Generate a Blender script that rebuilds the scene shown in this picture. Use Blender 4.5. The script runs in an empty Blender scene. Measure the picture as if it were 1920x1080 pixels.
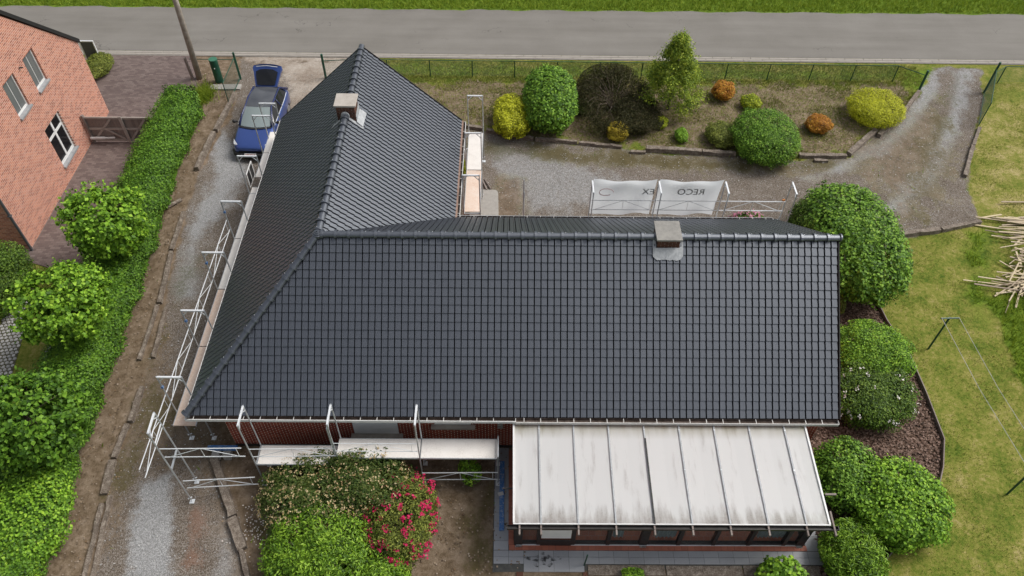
import bpy, bmesh, math, random
import numpy as np
from mathutils import Matrix, Vector
random.seed(7); rng = np.random.default_rng(7)
scene = bpy.context.scene
COL = scene.collection
# ------------------------------------------------------------------ camera, sky, sun, exposure
cd = bpy.data.cameras.new('camera'); cam = bpy.data.objects.new('camera', cd); COL.objects.link(cam)
cd.sensor_width = 36.0; cd.lens = 27.2655; cd.clip_start = 0.1; cd.clip_end = 2000
r_, u_, f_, l_ = (0.999943,-0.000213,0.010668), (-0.006874,0.751817,0.659336), (0.008160,0.659372,-0.751773), (9.529,-12.505,22.732)
cam.matrix_world = Matrix(((r_[0], u_[0], -f_[0], l_[0]), (r_[1], u_[1], -f_[1], l_[1]), (r_[2], u_[2], -f_[2], l_[2]), (0, 0, 0, 1)))
scene.camera = cam
SUN_AZ, SUN_EL = math.radians(72), math.radians(52)      # clockwise from +Y, above the horizon
w = bpy.data.worlds.new('World'); scene.world = w; w.use_nodes = True
wn = w.node_tree.nodes; wl = w.node_tree.links
sky = wn.new('ShaderNodeTexSky'); sky.sky_type = 'NISHITA'; sky.sun_disc = False
sky.sun_elevation = SUN_EL; sky.sun_rotation = SUN_AZ; sky.dust_density = 4.0; sky.air_density = 1.0; sky.ozone_density = 1.0
hs = wn.new('ShaderNodeHueSaturation'); hs.inputs['Saturation'].default_value = 0.32
wl.new(sky.outputs[0], hs.inputs['Color']); wl.new(hs.outputs[0], wn['Background'].inputs['Color'])
wn['Background'].inputs['Strength'].default_value = 0.10
sd = bpy.data.lights.new('sun', 'SUN'); so = bpy.data.objects.new('sun', sd); COL.objects.link(so)
sd.energy = 1.85; sd.angle = math.radians(28); sd.color = (1.0, 0.96, 0.90)
sdir = Vector((math.sin(SUN_AZ) * math.cos(SUN_EL), math.cos(SUN_AZ) * math.cos(SUN_EL), math.sin(SUN_EL)))
so.rotation_euler = sdir.to_track_quat('Z', 'Y').to_euler(); so.location = (20, 20, 40)
scene.view_settings.view_transform = 'Standard'; scene.view_settings.look = 'None'
scene.view_settings.gamma = 1.0; scene.view_settings.exposure = 0.4; scene.view_settings.use_curve_mapping = False
scene.render.engine = 'CYCLES'

# ------------------------------------------------------------------ helpers
def newmat(name):
    m = bpy.data.materials.new(name); m.use_nodes = True
    return m, m.node_tree.nodes, m.node_tree.links, m.node_tree.nodes['Principled BSDF']
def ramp(ns, ls, fac, cols, pos=None):
    r = ns.new('ShaderNodeValToRGB'); e = r.color_ramp.elements
    pos = pos or [i / (len(cols) - 1) for i in range(len(cols))]
    while len(e) < len(cols): e.new(0.5)
    for k, (c, p_) in enumerate(zip(cols, pos)): e[k].position = p_; e[k].color = (*c, 1)
    ls.new(fac, r.inputs[0]); return r.outputs[0]
def noise(ns, ls, vec, scale, detail=4, rough=0.6):
    n = ns.new('ShaderNodeTexNoise'); n.inputs['Scale'].default_value = scale; n.inputs['Detail'].default_value = detail
    n.inputs['Roughness'].default_value = rough
    if vec is not None: ls.new(vec, n.inputs['Vector'])
    return n.outputs['Fac']
def mth(ns, ls, op, a, b=None, c=None, clamp=False):
    n = ns.new('ShaderNodeMath'); n.operation = op; n.use_clamp = clamp
    for i, v in enumerate((a, b, c)):
        if v is None: continue
        if isinstance(v, (int, float)): n.inputs[i].default_value = v
        else: ls.new(v, n.inputs[i])
    return n.outputs[0]
def mixc(ns, ls, fac, a, b):
    n = ns.new('ShaderNodeMix'); n.data_type = 'RGBA'
    if isinstance(fac, (int, float)): n.inputs[0].default_value = fac
    else: ls.new(fac, n.inputs[0])
    for i, v in ((6, a), (7, b)):
        if isinstance(v, tuple): n.inputs[i].default_value = (*v, 1)
        else: ls.new(v, n.inputs[i])
    return n.outputs[2]
def bump(ns, ls, h, strength, dist, bs):
    b = ns.new('ShaderNodeBump'); b.inputs['Strength'].default_value = strength; b.inputs['Distance'].default_value = dist
    ls.new(h, b.inputs['Height']); ls.new(b.outputs[0], bs.inputs['Normal'])
def pos_of(ns, obj=False):
    if obj: return ns.new('ShaderNodeTexCoord').outputs['Object']
    return ns.new('ShaderNodeNewGeometry').outputs['Position']
def mat(name, cols, scale=6.0, rough=0.6, bmp=0.0, bd=0.01, metal=0.0, spec=0.5, isl=0.0, detail=5, fine=None):
    m, ns, ls, bs = newmat(name); P = pos_of(ns)
    n = noise(ns, ls, P, scale, detail)
    if fine: n = mth(ns, ls, 'ADD', mth(ns, ls, 'MULTIPLY', n, 0.5), mth(ns, ls, 'MULTIPLY', noise(ns, ls, P, fine, 2), 0.5))
    if isl:
        g = ns.new('ShaderNodeNewGeometry').outputs['Random Per Island']; oi = ns.new('ShaderNodeObjectInfo').outputs['Random']
        rr = mth(ns, ls, 'FRACT', mth(ns, ls, 'ADD', g, oi))
        n = mth(ns, ls, 'ADD', mth(ns, ls, 'MULTIPLY', n, 1 - isl), mth(ns, ls, 'MULTIPLY', rr, isl))
    ls.new(ramp(ns, ls, n, cols, [0.3 + 0.4 * i / max(1, len(cols) - 1) for i in range(len(cols))] if not isl else None), bs.inputs['Base Color'])
    bs.inputs['Roughness'].default_value = rough; bs.inputs['Metallic'].default_value = metal; bs.inputs['Specular IOR Level'].default_value = spec
    if bmp: bump(ns, ls, n, bmp, bd, bs)
    return m
def leafmat(name, cols, rough=0.5, trans=0.2):
    m, ns, ls, bs = newmat(name)
    g = ns.new('ShaderNodeNewGeometry')
    n = noise(ns, ls, g.outputs['Position'], 2.2, 3)
    v = mth(ns, ls, 'ADD', mth(ns, ls, 'MULTIPLY', g.outputs['Random Per Island'], 0.66), mth(ns, ls, 'MULTIPLY', mth(ns, ls, 'MULTIPLY_ADD', n, 2.0, -0.5), 0.34))
    c = ramp(ns, ls, v, cols); ls.new(c, bs.inputs['Base Color'])
    bs.inputs['Roughness'].default_value = rough; bs.inputs['Specular IOR Level'].default_value = 0.22
    t = ns.new('ShaderNodeBsdfTranslucent'); ls.new(c, t.inputs['Color'])
    mx = ns.new('ShaderNodeMixShader'); mx.inputs[0].default_value = trans
    ls.new(bs.outputs[0], mx.inputs[1]); ls.new(t.outputs[0], mx.inputs[2]); ls.new(mx.outputs[0], ns['Material Output'].inputs['Surface'])
    return m
def brickmat(name, cols, bw, bh, bed, perp, mw=0.011, axis=0):
    m, ns, ls, bs = newmat(name); P = pos_of(ns)
    sx = ns.new('ShaderNodeSeparateXYZ'); ls.new(P, sx.inputs[0]); X = sx.outputs[axis]; Z = sx.outputs[2]
    zr = mth(ns, ls, 'DIVIDE', Z, bh); row = mth(ns, ls, 'FLOOR', zr); v = mth(ns, ls, 'FRACT', zr)
    off = mth(ns, ls, 'MULTIPLY', mth(ns, ls, 'MODULO', row, 2.0), 0.5)
    xr = mth(ns, ls, 'ADD', mth(ns, ls, 'DIVIDE', X, bw), off); cx = mth(ns, ls, 'FLOOR', xr); u = mth(ns, ls, 'FRACT', xr)
    isb = mth(ns, ls, 'LESS_THAN', v, mw / bh); isp = mth(ns, ls, 'LESS_THAN', u, mw / bw)
    cb = ns.new('ShaderNodeCombineXYZ'); ls.new(cx, cb.inputs[0]); ls.new(row, cb.inputs[1])
    wnz = ns.new('ShaderNodeTexWhiteNoise'); ls.new(cb.outputs[0], wnz.inputs['Vector'])
    big = noise(ns, ls, P, 0.9, 3)
    vv = mth(ns, ls, 'ADD', mth(ns, ls, 'MULTIPLY', wnz.outputs[0], 0.75), mth(ns, ls, 'MULTIPLY', big, 0.25))
    c = ramp(ns, ls, vv, cols)
    c = mixc(ns, ls, isb, c, bed); c = mixc(ns, ls, isp, c, perp)
    ls.new(c, bs.inputs['Base Color']); bs.inputs['Roughness'].default_value = 0.85
    h = mth(ns, ls, 'SUBTRACT', 1.0, mth(ns, ls, 'MAXIMUM', isb, isp)); bump(ns, ls, h, 0.5, 0.008, bs)
    return m
class MB:
    def __init__(s): s.v = []; s.f = []; s.m = []
    def add(s, vs, fs, mi=0):
        o = len(s.v); s.v += [tuple(v) for v in vs]; s.f += [tuple(i + o for i in f) for f in fs]; s.m += [mi] * len(fs); return s
    def box(s, c, d, rz=0.0, mi=0, R=None):
        M = R or Matrix.Rotation(rz, 3, 'Z'); c = Vector(c)
        vs = [c + M @ Vector((x * d[0] / 2, y * d[1] / 2, z * d[2] / 2)) for z in (-1, 1) for x, y in ((-1, -1), (1, -1), (1, 1), (-1, 1))]
        return s.add(vs, [(3, 2, 1, 0), (4, 5, 6, 7), (0, 1, 5, 4), (1, 2, 6, 5), (2, 3, 7, 6), (3, 0, 4, 7)], mi)
    def bb(s, x0, x1, y0, y1, z0, z1, mi=0): return s.box(((x0 + x1) / 2, (y0 + y1) / 2, (z0 + z1) / 2), (x1 - x0, y1 - y0, z1 - z0), 0, mi)
    def beam(s, p, q, w, h, mi=0):           # rectangular bar from p to q
        p, q = Vector(p), Vector(q); d = q - p; L = d.length; d.normalize()
        up = Vector((0, 0, 1)) if abs(d.z) < 0.95 else Vector((0, 1, 0))
        a = d.cross(up).normalized(); b = a.cross(d); R = Matrix((d, a, b)).transposed()
        return s.box((p + q) / 2, (L, w, h), 0, mi, R)
    def tube(s, pts, r, n=6, mi=0, cap=True):
        pts = [Vector(p) for p in pts]; rs = r if isinstance(r, (list, tuple)) else [r] * len(pts); rings = []
        for i, p in enumerate(pts):
            d = (pts[min(i + 1, len(pts) - 1)] - pts[max(i - 1, 0)]).normalized()
            up = Vector((0, 0, 1)) if abs(d.z) < 0.9 else Vector((1, 0, 0))
            a = d.cross(up).normalized(); b = a.cross(d)
            rings.append([p + (a * math.cos(t) + b * math.sin(t)) * rs[i] for t in [2 * math.pi * k / n for k in range(n)]])
        fs = []
        for i in range(len(pts) - 1):
            for k in range(n): fs.append((i * n + k, i * n + (k + 1) % n, (i + 1) * n + (k + 1) % n, (i + 1) * n + k))
        if cap: fs += [tuple(range(n - 1, -1, -1)), tuple((len(pts) - 1) * n + k for k in range(n))]
        return s.add([v for rg in rings for v in rg], fs, mi)
    def prism(s, poly, z0, z1, mi=0):
        n = len(poly); vs = [(p[0], p[1], z0) for p in poly] + [(p[0], p[1], z1) for p in poly]
        a = sum(poly[i][0] * poly[(i + 1) % n][1] - poly[(i + 1) % n][0] * poly[i][1] for i in range(n))
        fs = [tuple(range(n - 1, -1, -1)), tuple(range(n, 2 * n))] + [(i, (i + 1) % n, n + (i + 1) % n, n + i) for i in range(n)]
        if a < 0: fs = [tuple(reversed(f)) for f in fs]
        return s.add(vs, fs, mi)
    def mesh(s, name, off=(0, 0, 0)):
        me = bpy.data.meshes.new(name); o = off
        me.from_pydata([(v[0] - o[0], v[1] - o[1], v[2] - o[2]) for v in s.v], [], s.f)
        me.polygons.foreach_set('material_index', s.m); me.update(); return me
    def build(s, name, m, parent=None, smooth=False, bevel=0.0, kind=None, local=False):
        off = (0, 0, 0) if (parent is None or local) else wloc(parent)
        me = s.mesh(name, off)
        for mm in (m if isinstance(m, (list, tuple)) else [m]): me.materials.append(mm)
        return link(name, me, parent, smooth, bevel, kind)
def wloc(o):
    v = Vector((0, 0, 0))
    while o is not None: v += o.location; o = o.parent
    return v
def link(name, me, parent=None, smooth=False, bevel=0.0, kind=None):
    o = bpy.data.objects.new(name, me); COL.objects.link(o)
    if parent is not None: o.parent = parent
    if smooth: me.polygons.foreach_set('use_smooth', [True] * len(me.polygons))
    if bevel:
        b = o.modifiers.new('edge', 'BEVEL'); b.width = bevel; b.segments = 2; b.limit_method = 'ANGLE'
    if kind: o['kind'] = kind
    return o
def tag(o, label, cat, group=None):
    o['label'] = label; o['category'] = cat
    if group: o['group'] = group
    return o
def thing(name, label, cat, loc=(0, 0, 0), group=None):
    o = bpy.data.objects.new(name, None); COL.objects.link(o); o.location = loc; o.empty_display_size = 0.2
    return tag(o, label, cat, group)
def struct(o): o['kind'] = 'structure'; return o
def soft_noise(x, y, s, seed=0, octv=4):
    r = np.random.default_rng(seed); out = np.zeros_like(x); amp = 1.0; tot = 0
    for o in range(octv):
        for _ in range(3):
            a = r.uniform(0, 6.28); ph = r.uniform(0, 6.28); k = s * (1.9 ** o) * r.uniform(0.7, 1.3)
            out += amp * np.sin(k * (x * math.cos(a) + y * math.sin(a)) + ph + 1.3 * np.sin(k * 0.6 * (y * math.cos(a) - x * math.sin(a)) + ph * 2))
            tot += amp * 0.7
        amp *= 0.6
    return out / tot
def sdist(px, py, poly):                       # signed distance, positive inside
    d = np.full(px.shape, 1e9); ins = np.zeros(px.shape, bool); n = len(poly)
    for i in range(n):
        x0, y0 = poly[i][:2]; x1, y1 = poly[(i + 1) % n][:2]; ex, ey = x1 - x0, y1 - y0
        t = np.clip(((px - x0) * ex + (py - y0) * ey) / (ex * ex + ey * ey + 1e-9), 0, 1)
        d = np.minimum(d, np.hypot(px - x0 - t * ex, py - y0 - t * ey))
        c = ((y0 > py) != (y1 > py)) & (px < (x1 - x0) * (py - y0) / ((y1 - y0) if abs(y1 - y0) > 1e-9 else 1e-9) + x0); ins ^= c
    return np.where(ins, d, -d)
def np_mesh(name, V, F):                       # V (n,3), F (m,k) -> fast mesh
    me = bpy.data.meshes.new(name); k = F.shape[1]
    me.vertices.add(len(V)); me.vertices.foreach_set('co', V.astype(np.float32).ravel())
    me.loops.add(F.size); me.loops.foreach_set('vertex_index', F.astype(np.int32).ravel())
    me.polygons.add(len(F)); me.polygons.foreach_set('loop_start', np.arange(0, F.size, k, dtype=np.int32))
    me.update(calc_edges=True); return me

# ------------------------------------------------------------------ materials
M = {}
M['galv'] = mat('galvanised steel', [(0.42, 0.45, 0.47), (0.62, 0.65, 0.67)], 14, 0.38, metal=0.55)
M['alu'] = mat('bright aluminium', [(0.72, 0.75, 0.77), (0.86, 0.88, 0.9)], 9, 0.4, metal=0.3)
M['deckw'] = mat('pale plywood deck', [(0.60, 0.565, 0.53), (0.74, 0.71, 0.67), (0.78, 0.75, 0.72)], 3.0, 0.75, fine=26)
M['deckp'] = mat('peach plywood deck', [(0.60, 0.43, 0.33), (0.70, 0.55, 0.45), (0.74, 0.66, 0.59)], 1.6, 0.75, fine=22)
M['white'] = mat('white paint', [(0.66, 0.66, 0.65), (0.78, 0.78, 0.77)], 5, 0.45)
M['shutter'] = mat('white shutter', [(0.74, 0.75, 0.74), (0.82, 0.82, 0.81)], 3, 0.5)
M['concrete'] = mat('concrete', [(0.26, 0.25, 0.23), (0.42, 0.40, 0.37)], 7, 0.9, 0.25, 0.01, fine=60)
M['capst'] = mat('chimney cap concrete', [(0.30, 0.27, 0.235), (0.43, 0.39, 0.35), (0.48, 0.45, 0.41)], 5, 0.9, 0.2, 0.01, fine=70)
M['capg'] = mat('lichened concrete', [(0.17, 0.165, 0.15), (0.27, 0.26, 0.24), (0.34, 0.325, 0.29)], 6, 0.9, 0.3, 0.01, fine=50)
M['lead'] = mat('lead flashing', [(0.30, 0.315, 0.33), (0.46, 0.475, 0.49)], 9, 0.55, 0.3, 0.02)
M['zinc'] = mat('zinc gutter', [(0.50, 0.48, 0.45), (0.66, 0.65, 0.63)], 5, 0.5)
M['gutin'] = mat('dirty gutter', [(0.06, 0.042, 0.032), (0.16, 0.12, 0.10)], 6, 0.8)
M['rust'] = mat('brown board', [(0.24, 0.14, 0.10), (0.36, 0.25, 0.20)], 7, 0.7)
M['dark'] = mat('dark stained timber', [(0.012, 0.011, 0.011), (0.035, 0.03, 0.028)], 9, 0.5)
M['blackp'] = mat('black rubber', [(0.012, 0.012, 0.013), (0.02, 0.02, 0.021)], 9, 0.6)
M['sleeper'] = mat('weathered timber sleeper', [(0.05, 0.036, 0.026), (0.18, 0.145, 0.115), (0.40, 0.355, 0.30)], 7, 0.9, 0.6, 0.03, fine=34)
M['greyw'] = mat('grey weathered wood', [(0.12, 0.095, 0.082), (0.23, 0.19, 0.17), (0.32, 0.28, 0.255)], 6, 0.85, 0.3, 0.01, isl=0.35, fine=40)
M['railw'] = mat('bleached rail wood', [(0.30, 0.26, 0.235), (0.46, 0.42, 0.38)], 6, 0.85, 0.3, 0.01, fine=40)
M['batten'] = mat('sawn batten', [(0.20, 0.15, 0.12), (0.42, 0.34, 0.24), (0.60, 0.50, 0.32), (0.52, 0.44, 0.34)], 1.1, 0.8, isl=0.8)
M['green'] = mat('green painted steel', [(0.006, 0.05, 0.03), (0.012, 0.085, 0.05)], 8, 0.4)
M['wire'] = mat('green wire', [(0.05, 0.11, 0.08), (0.09, 0.16, 0.12)], 8, 0.5)
M['blue'] = mat('worn blue paint', [(0.03, 0.10, 0.30), (0.05, 0.17, 0.42), (0.45, 0.47, 0.5)], 7, 0.5, fine=30)
M['redtile'] = mat('red quarry tile', [(0.28, 0.085, 0.05), (0.42, 0.14, 0.085)], 6, 0.6, isl=0.5)
M['slab'] = mat('grey paving slab', [(0.19, 0.20, 0.22), (0.29, 0.30, 0.32), (0.35, 0.36, 0.375)], 1.6, 0.42, 0.1, 0.004, isl=0.25, fine=30)
M['soot'] = mat('scorch', [(0.02, 0.02, 0.022), (0.05, 0.05, 0.055)], 8, 0.9)
M['cobble'] = mat('pale paving stone', [(0.22, 0.215, 0.21), (0.36, 0.35, 0.34), (0.46, 0.45, 0.43)], 5, 0.8, 0.3, 0.01, isl=0.5)
M['brickp'] = mat('chimney brick', [(0.055, 0.024, 0.016), (0.15, 0.062, 0.038)], 8, 0.9, isl=0.6)
M['mortar'] = mat('mortar', [(0.36, 0.31, 0.27), (0.50, 0.45, 0.40)], 20, 0.95)
M['bark'] = mat('bark', [(0.05, 0.035, 0.025), (0.14, 0.105, 0.08)], 9, 0.9, 0.5, 0.02)
M['polew'] = mat('grey pole', [(0.26, 0.22, 0.18), (0.42, 0.38, 0.33)], 5, 0.85, 0.3, 0.02)
M['wall'] = brickmat('dark red brick', [(0.19, 0.030, 0.017), (0.32, 0.06, 0.034), (0.44, 0.10, 0.055)], 0.20, 0.066, (0.09, 0.035, 0.025), (0.72, 0.58, 0.46), 0.018)
M['wally'] = brickmat('dark red brick side', [(0.19, 0.030, 0.017), (0.32, 0.06, 0.034), (0.44, 0.10, 0.055)], 0.20, 0.066, (0.09, 0.035, 0.025), (0.62, 0.50, 0.40), 0.017, 1)
NB = [(0.24, 0.075, 0.045), (0.42, 0.14, 0.085), (0.58, 0.23, 0.14), (0.46, 0.21, 0.17)]
M['nwall'] = brickmat('salmon brick', NB, 0.215, 0.075, (0.70, 0.56, 0.48), (0.70, 0.56, 0.48), 0.015, 1)
M['nwallx'] = brickmat('salmon brick south', NB, 0.215, 0.075, (0.56, 0.42, 0.35), (0.56, 0.42, 0.35), 0.013, 0)
M['paver'] = brickmat('brown pavers', [(0.10, 0.07, 0.065), (0.15, 0.11, 0.10), (0.20, 0.155, 0.14)], 0.21, 0.11, (0.10, 0.08, 0.07), (0.10, 0.08, 0.07), 0.012, 0)
# paver joints run in plan: rewire Z to Y
_n = M['paver'].node_tree; _s = [n for n in _n.nodes if n.bl_idname == 'ShaderNodeSeparateXYZ'][0]
for l in [l for l in _n.links if l.from_socket == _s.outputs[2]]:
    t = l.to_socket; _n.links.remove(l); _n.links.new(_s.outputs[1], t)
def tilemat():
    m, ns, ls, bs = newmat('anthracite roof tile'); g = ns.new('ShaderNodeNewGeometry')
    rr = mth(ns, ls, 'FRACT', mth(ns, ls, 'ADD', g.outputs['Random Per Island'], ns.new('ShaderNodeObjectInfo').outputs['Random']))
    n1 = noise(ns, ls, g.outputs['Position'], 0.5, 3); n2 = noise(ns, ls, g.outputs['Position'], 55, 2)
    v = mth(ns, ls, 'ADD', mth(ns, ls, 'ADD', mth(ns, ls, 'MULTIPLY', rr, 0.24), mth(ns, ls, 'MULTIPLY', n1, 0.51)), mth(ns, ls, 'MULTIPLY', n2, 0.25))
    ls.new(ramp(ns, ls, v, [(0.012, 0.0135, 0.020), (0.017, 0.019, 0.027), (0.023, 0.025, 0.034)], [0.2, 0.5, 0.8]), bs.inputs['Base Color'])
    ls.new(mth(ns, ls, 'ADD', mth(ns, ls, 'MULTIPLY', n2, 0.12), 0.36), bs.inputs['Roughness'])
    bs.inputs['IOR'].default_value = 2.5; bs.inputs['Specular Tint'].default_value = (0.86, 0.92, 1.0, 1); bs.inputs['Specular IOR Level'].default_value = 0.5; bump(ns, ls, n2, 0.10, 0.003, bs)
    return m
M['tile'] = tilemat()
M['deckroof'] = mat('roof underlay', [(0.006, 0.006, 0.007), (0.012, 0.012, 0.013)], 5, 0.9)
def glassmat(name, col, rough=0.06, alpha=0.5):
    m, ns, ls, bs = newmat(name); bs.inputs['Base Color'].default_value = (*col, 1); bs.inputs['Roughness'].default_value = rough
    t = ns.new('ShaderNodeBsdfTransparent'); t.inputs[0].default_value = (0.8, 0.84, 0.84, 1); mx = ns.new('ShaderNodeMixShader'); mx.inputs[0].default_value = alpha
    ls.new(t.outputs[0], mx.inputs[1]); ls.new(bs.outputs[0], mx.inputs[2]); ls.new(mx.outputs[0], ns['Material Output'].inputs['Surface']); return m
M['glass'] = glassmat('window glass', (0.10, 0.11, 0.12), 0.05, 0.16)
M['nglass'] = glassmat('curtained window glass', (0.16, 0.17, 0.17), 0.08, 0.9)
M['cglass'] = glassmat('car glass', (0.30, 0.36, 0.36), 0.05, 0.8); M['carroof'] = mat('glass roof', [(0.05, 0.055, 0.065), (0.09, 0.095, 0.105)], 1.5, 0.08, spec=1.0); M['carblack'] = mat('gloss black', [(0.015, 0.025, 0.09), (0.02, 0.03, 0.11)], 5, 0.15)  # windscreen and roof glass colours lightened to stand for reflected sky
M['dglass'] = glassmat('dark car glass', (0.012, 0.013, 0.015), 0.05, 0.95)
def paintmat():
    m, ns, ls, bs = newmat('metallic blue paint'); bs.inputs['Base Color'].default_value = (0.035, 0.075, 0.27, 1)
    bs.inputs['Metallic'].default_value = 0.35; bs.inputs['Roughness'].default_value = 0.3; bs.inputs['Coat Weight'].default_value = 0.8; bs.inputs['Coat Roughness'].default_value = 0.06
    return m
M['carblue'] = paintmat()
M['plate'] = mat('number plate', [(0.75, 0.74, 0.72), (0.8, 0.79, 0.77)], 5, 0.5)
M['platered'] = mat('plate lettering', [(0.35, 0.05, 0.05), (0.4, 0.07, 0.06)], 5, 0.5)
M['lamp'] = mat('headlight glass', [(0.5, 0.53, 0.56), (0.65, 0.67, 0.7)], 9, 0.15)
M['rim'] = mat('alloy rim', [(0.35, 0.36, 0.37), (0.5, 0.5, 0.52)], 9, 0.3, metal=0.7)
def sheetmat():
    m, ns, ls, bs = newmat('dirty white roof sheet'); P = pos_of(ns); sx = ns.new('ShaderNodeSeparateXYZ'); ls.new(P, sx.inputs[0])
    mp = ns.new('ShaderNodeMapping'); mp.inputs['Scale'].default_value = (5.0, 0.8, 1); ls.new(P, mp.inputs[0])
    n = noise(ns, ls, mp.outputs[0], 1.0, 6, 0.65); n2 = noise(ns, ls, P, 22, 4)
    y = sx.outputs[1]
    low = mth(ns, ls, 'MULTIPLY', mth(ns, ls, 'SUBTRACT', -2.55, y), 1.7, clamp=True)      # grime that collected along the lower edge
    hi = mth(ns, ls, 'MULTIPLY', mth(ns, ls, 'ADD', y, 0.62), 1.9, clamp=True)              # moss under the gutter
    d1 = mth(ns, ls, 'MULTIPLY', mth(ns, ls, 'SUBTRACT', mth(ns, ls, 'ADD', n, mth(ns, ls, 'MULTIPLY', low, 0.30)), 0.57), 4.0, clamp=True)
    d1 = mth(ns, ls, 'MULTIPLY', d1, mth(ns, ls, 'ADD', mth(ns, ls, 'MULTIPLY', n2, 1.0), 0.15), clamp=True)
    c = mixc(ns, ls, d1, (0.88, 0.885, 0.88), (0.24, 0.20, 0.17))
    d2 = mth(ns, ls, 'MULTIPLY', hi, mth(ns, ls, 'ADD', mth(ns, ls, 'MULTIPLY', n, 1.8), -0.05), clamp=True)
    c = mixc(ns, ls, d2, c, (0.30, 0.28, 0.17)); ls.new(c, bs.inputs['Base Color']); bs.inputs['Roughness'].default_value = 0.45
    return m
M['sheet'] = sheetmat()
M['tarp'] = mat('thin white banner cloth', [(0.72, 0.77, 0.80), (0.80, 0.83, 0.85), (0.84, 0.85, 0.86)], 0.9, 0.6)
def translucent(m, col, k):
    nt = m.node_tree; b_ = nt.nodes['Principled BSDF']; t_ = nt.nodes.new('ShaderNodeBsdfTranslucent'); t_.inputs[0].default_value = (*col, 1); x_ = nt.nodes.new('ShaderNodeMixShader'); x_.inputs[0].default_value = k
    nt.links.new(b_.outputs[0], x_.inputs[1]); nt.links.new(t_.outputs[0], x_.inputs[2]); nt.links.new(x_.outputs[0], nt.nodes['Material Output'].inputs['Surface'])
translucent(M['tarp'], (0.9, 0.93, 0.96), 0.6); translucent(M['sheet'], (0.95, 0.95, 0.95), 0.42)
M['faint'] = mat('faint print', [(0.68, 0.73, 0.76), (0.74, 0.78, 0.80)], 5, 0.6)
translucent(M['faint'], (0.75, 0.78, 0.8), 0.6)
M['faintred'] = mat('faint red print', [(0.62, 0.50, 0.50), (0.66, 0.56, 0.56)], 5, 0.6)
translucent(M['faintred'], (0.8, 0.72, 0.72), 0.6)
M['curtain'] = mat('white curtain', [(0.60, 0.62, 0.62), (0.74, 0.76, 0.76)], 7, 0.8)
M['stone_sill'] = mat('blue stone sill', [(0.24, 0.25, 0.26), (0.36, 0.37, 0.38)], 6, 0.7)
M['sillwarm'] = mat('beige sill', [(0.28, 0.25, 0.22), (0.38, 0.35, 0.31)], 6, 0.7)
M['panelg'] = mat('grey panel', [(0.07, 0.075, 0.085), (0.10, 0.105, 0.115)], 5, 0.4)
L_ = {
 'lime': leafmat('lime leaf', [(0.02, 0.054, 0.005), (0.096, 0.209, 0.016), (0.248, 0.458, 0.037), (0.47, 0.67, 0.069)]),
 'hedge': leafmat('hedge leaf', [(0.01, 0.031, 0.005), (0.05, 0.122, 0.011), (0.136, 0.284, 0.026), (0.256, 0.427, 0.045)]),
 'mid': leafmat('mid green leaf', [(0.014, 0.041, 0.006), (0.07, 0.16, 0.015), (0.19, 0.364, 0.034), (0.38, 0.563, 0.081)]),
 'dark': leafmat('dark green leaf', [(0.011, 0.026, 0.004), (0.048, 0.1, 0.011), (0.124, 0.214, 0.024), (0.245, 0.351, 0.058)]),
 'yellow': leafmat('yellow variegated leaf', [(0.044, 0.065, 0.004), (0.292, 0.312, 0.014), (0.646, 0.666, 0.031), (0.761, 0.785, 0.085)]),
 'yelgreen': leafmat('yellow green leaf', [(0.031, 0.059, 0.004), (0.158, 0.225, 0.012), (0.434, 0.503, 0.025), (0.701, 0.723, 0.048)]),
 'laurel': leafmat('laurel leaf', [(0.018, 0.045, 0.006), (0.086, 0.179, 0.014), (0.223, 0.388, 0.031), (0.388, 0.571, 0.075)], 0.4),
 'rust': leafmat('rusty leaf', [(0.095, 0.049, 0.009), (0.372, 0.157, 0.024), (0.68, 0.307, 0.043), (0.493, 0.463, 0.038)]),
 'bronze': leafmat('bronze yellow leaf', [(0.105, 0.082, 0.012), (0.405, 0.295, 0.034), (0.76, 0.614, 0.072), (0.493, 0.509, 0.051)]),
 'juniper': leafmat('juniper needle', [(0.022, 0.028, 0.010), (0.055, 0.060, 0.020), (0.10, 0.095, 0.035), (0.17, 0.13, 0.075)]) if True else leafmat('j', [(0.029, 0.043, 0.017), (0.078, 0.096, 0.038), (0.147, 0.157, 0.066), (0.255, 0.205, 0.127)]),
 'pieris': leafmat('pieris leaf', [(0.02, 0.045, 0.01), (0.055, 0.10, 0.018), (0.11, 0.15, 0.03), (0.24, 0.24, 0.09)]),
 'conif': leafmat('conifer spray', [(0.062, 0.116, 0.016), (0.171, 0.264, 0.029), (0.341, 0.434, 0.039), (0.527, 0.574, 0.065)]),
 'olive': leafmat('olive leaf', [(0.022, 0.032, 0.007), (0.097, 0.125, 0.021), (0.253, 0.298, 0.051), (0.427, 0.44, 0.097)]),
 'cream': leafmat('cream blossom', [(0.34, 0.22, 0.09), (0.48, 0.34, 0.16), (0.58, 0.48, 0.28), (0.60, 0.50, 0.26)]),
 'red': leafmat('crimson blossom', [(0.36, 0.010, 0.05), (0.50, 0.015, 0.085), (0.60, 0.025, 0.12), (0.64, 0.06, 0.17)]),
 'whitefl': leafmat('white blossom', [(0.62, 0.52, 0.48), (0.74, 0.68, 0.64), (0.78, 0.76, 0.72), (0.78, 0.76, 0.72)]),
 'pink': leafmat('pink blossom', [(0.55, 0.14, 0.26), (0.66, 0.24, 0.36), (0.70, 0.36, 0.46), (0.70, 0.36, 0.46)]),
 'grass': leafmat('grass blade', [(0.102, 0.145, 0.02), (0.174, 0.217, 0.032), (0.275, 0.275, 0.065), (0.406, 0.355, 0.131)], 0.6, 0.2),
 'lushg': leafmat('lush grass blade', [(0.07, 0.13, 0.010), (0.17, 0.26, 0.02), (0.29, 0.38, 0.035), (0.38, 0.42, 0.06)], 0.6, 0.3),
}

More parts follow.
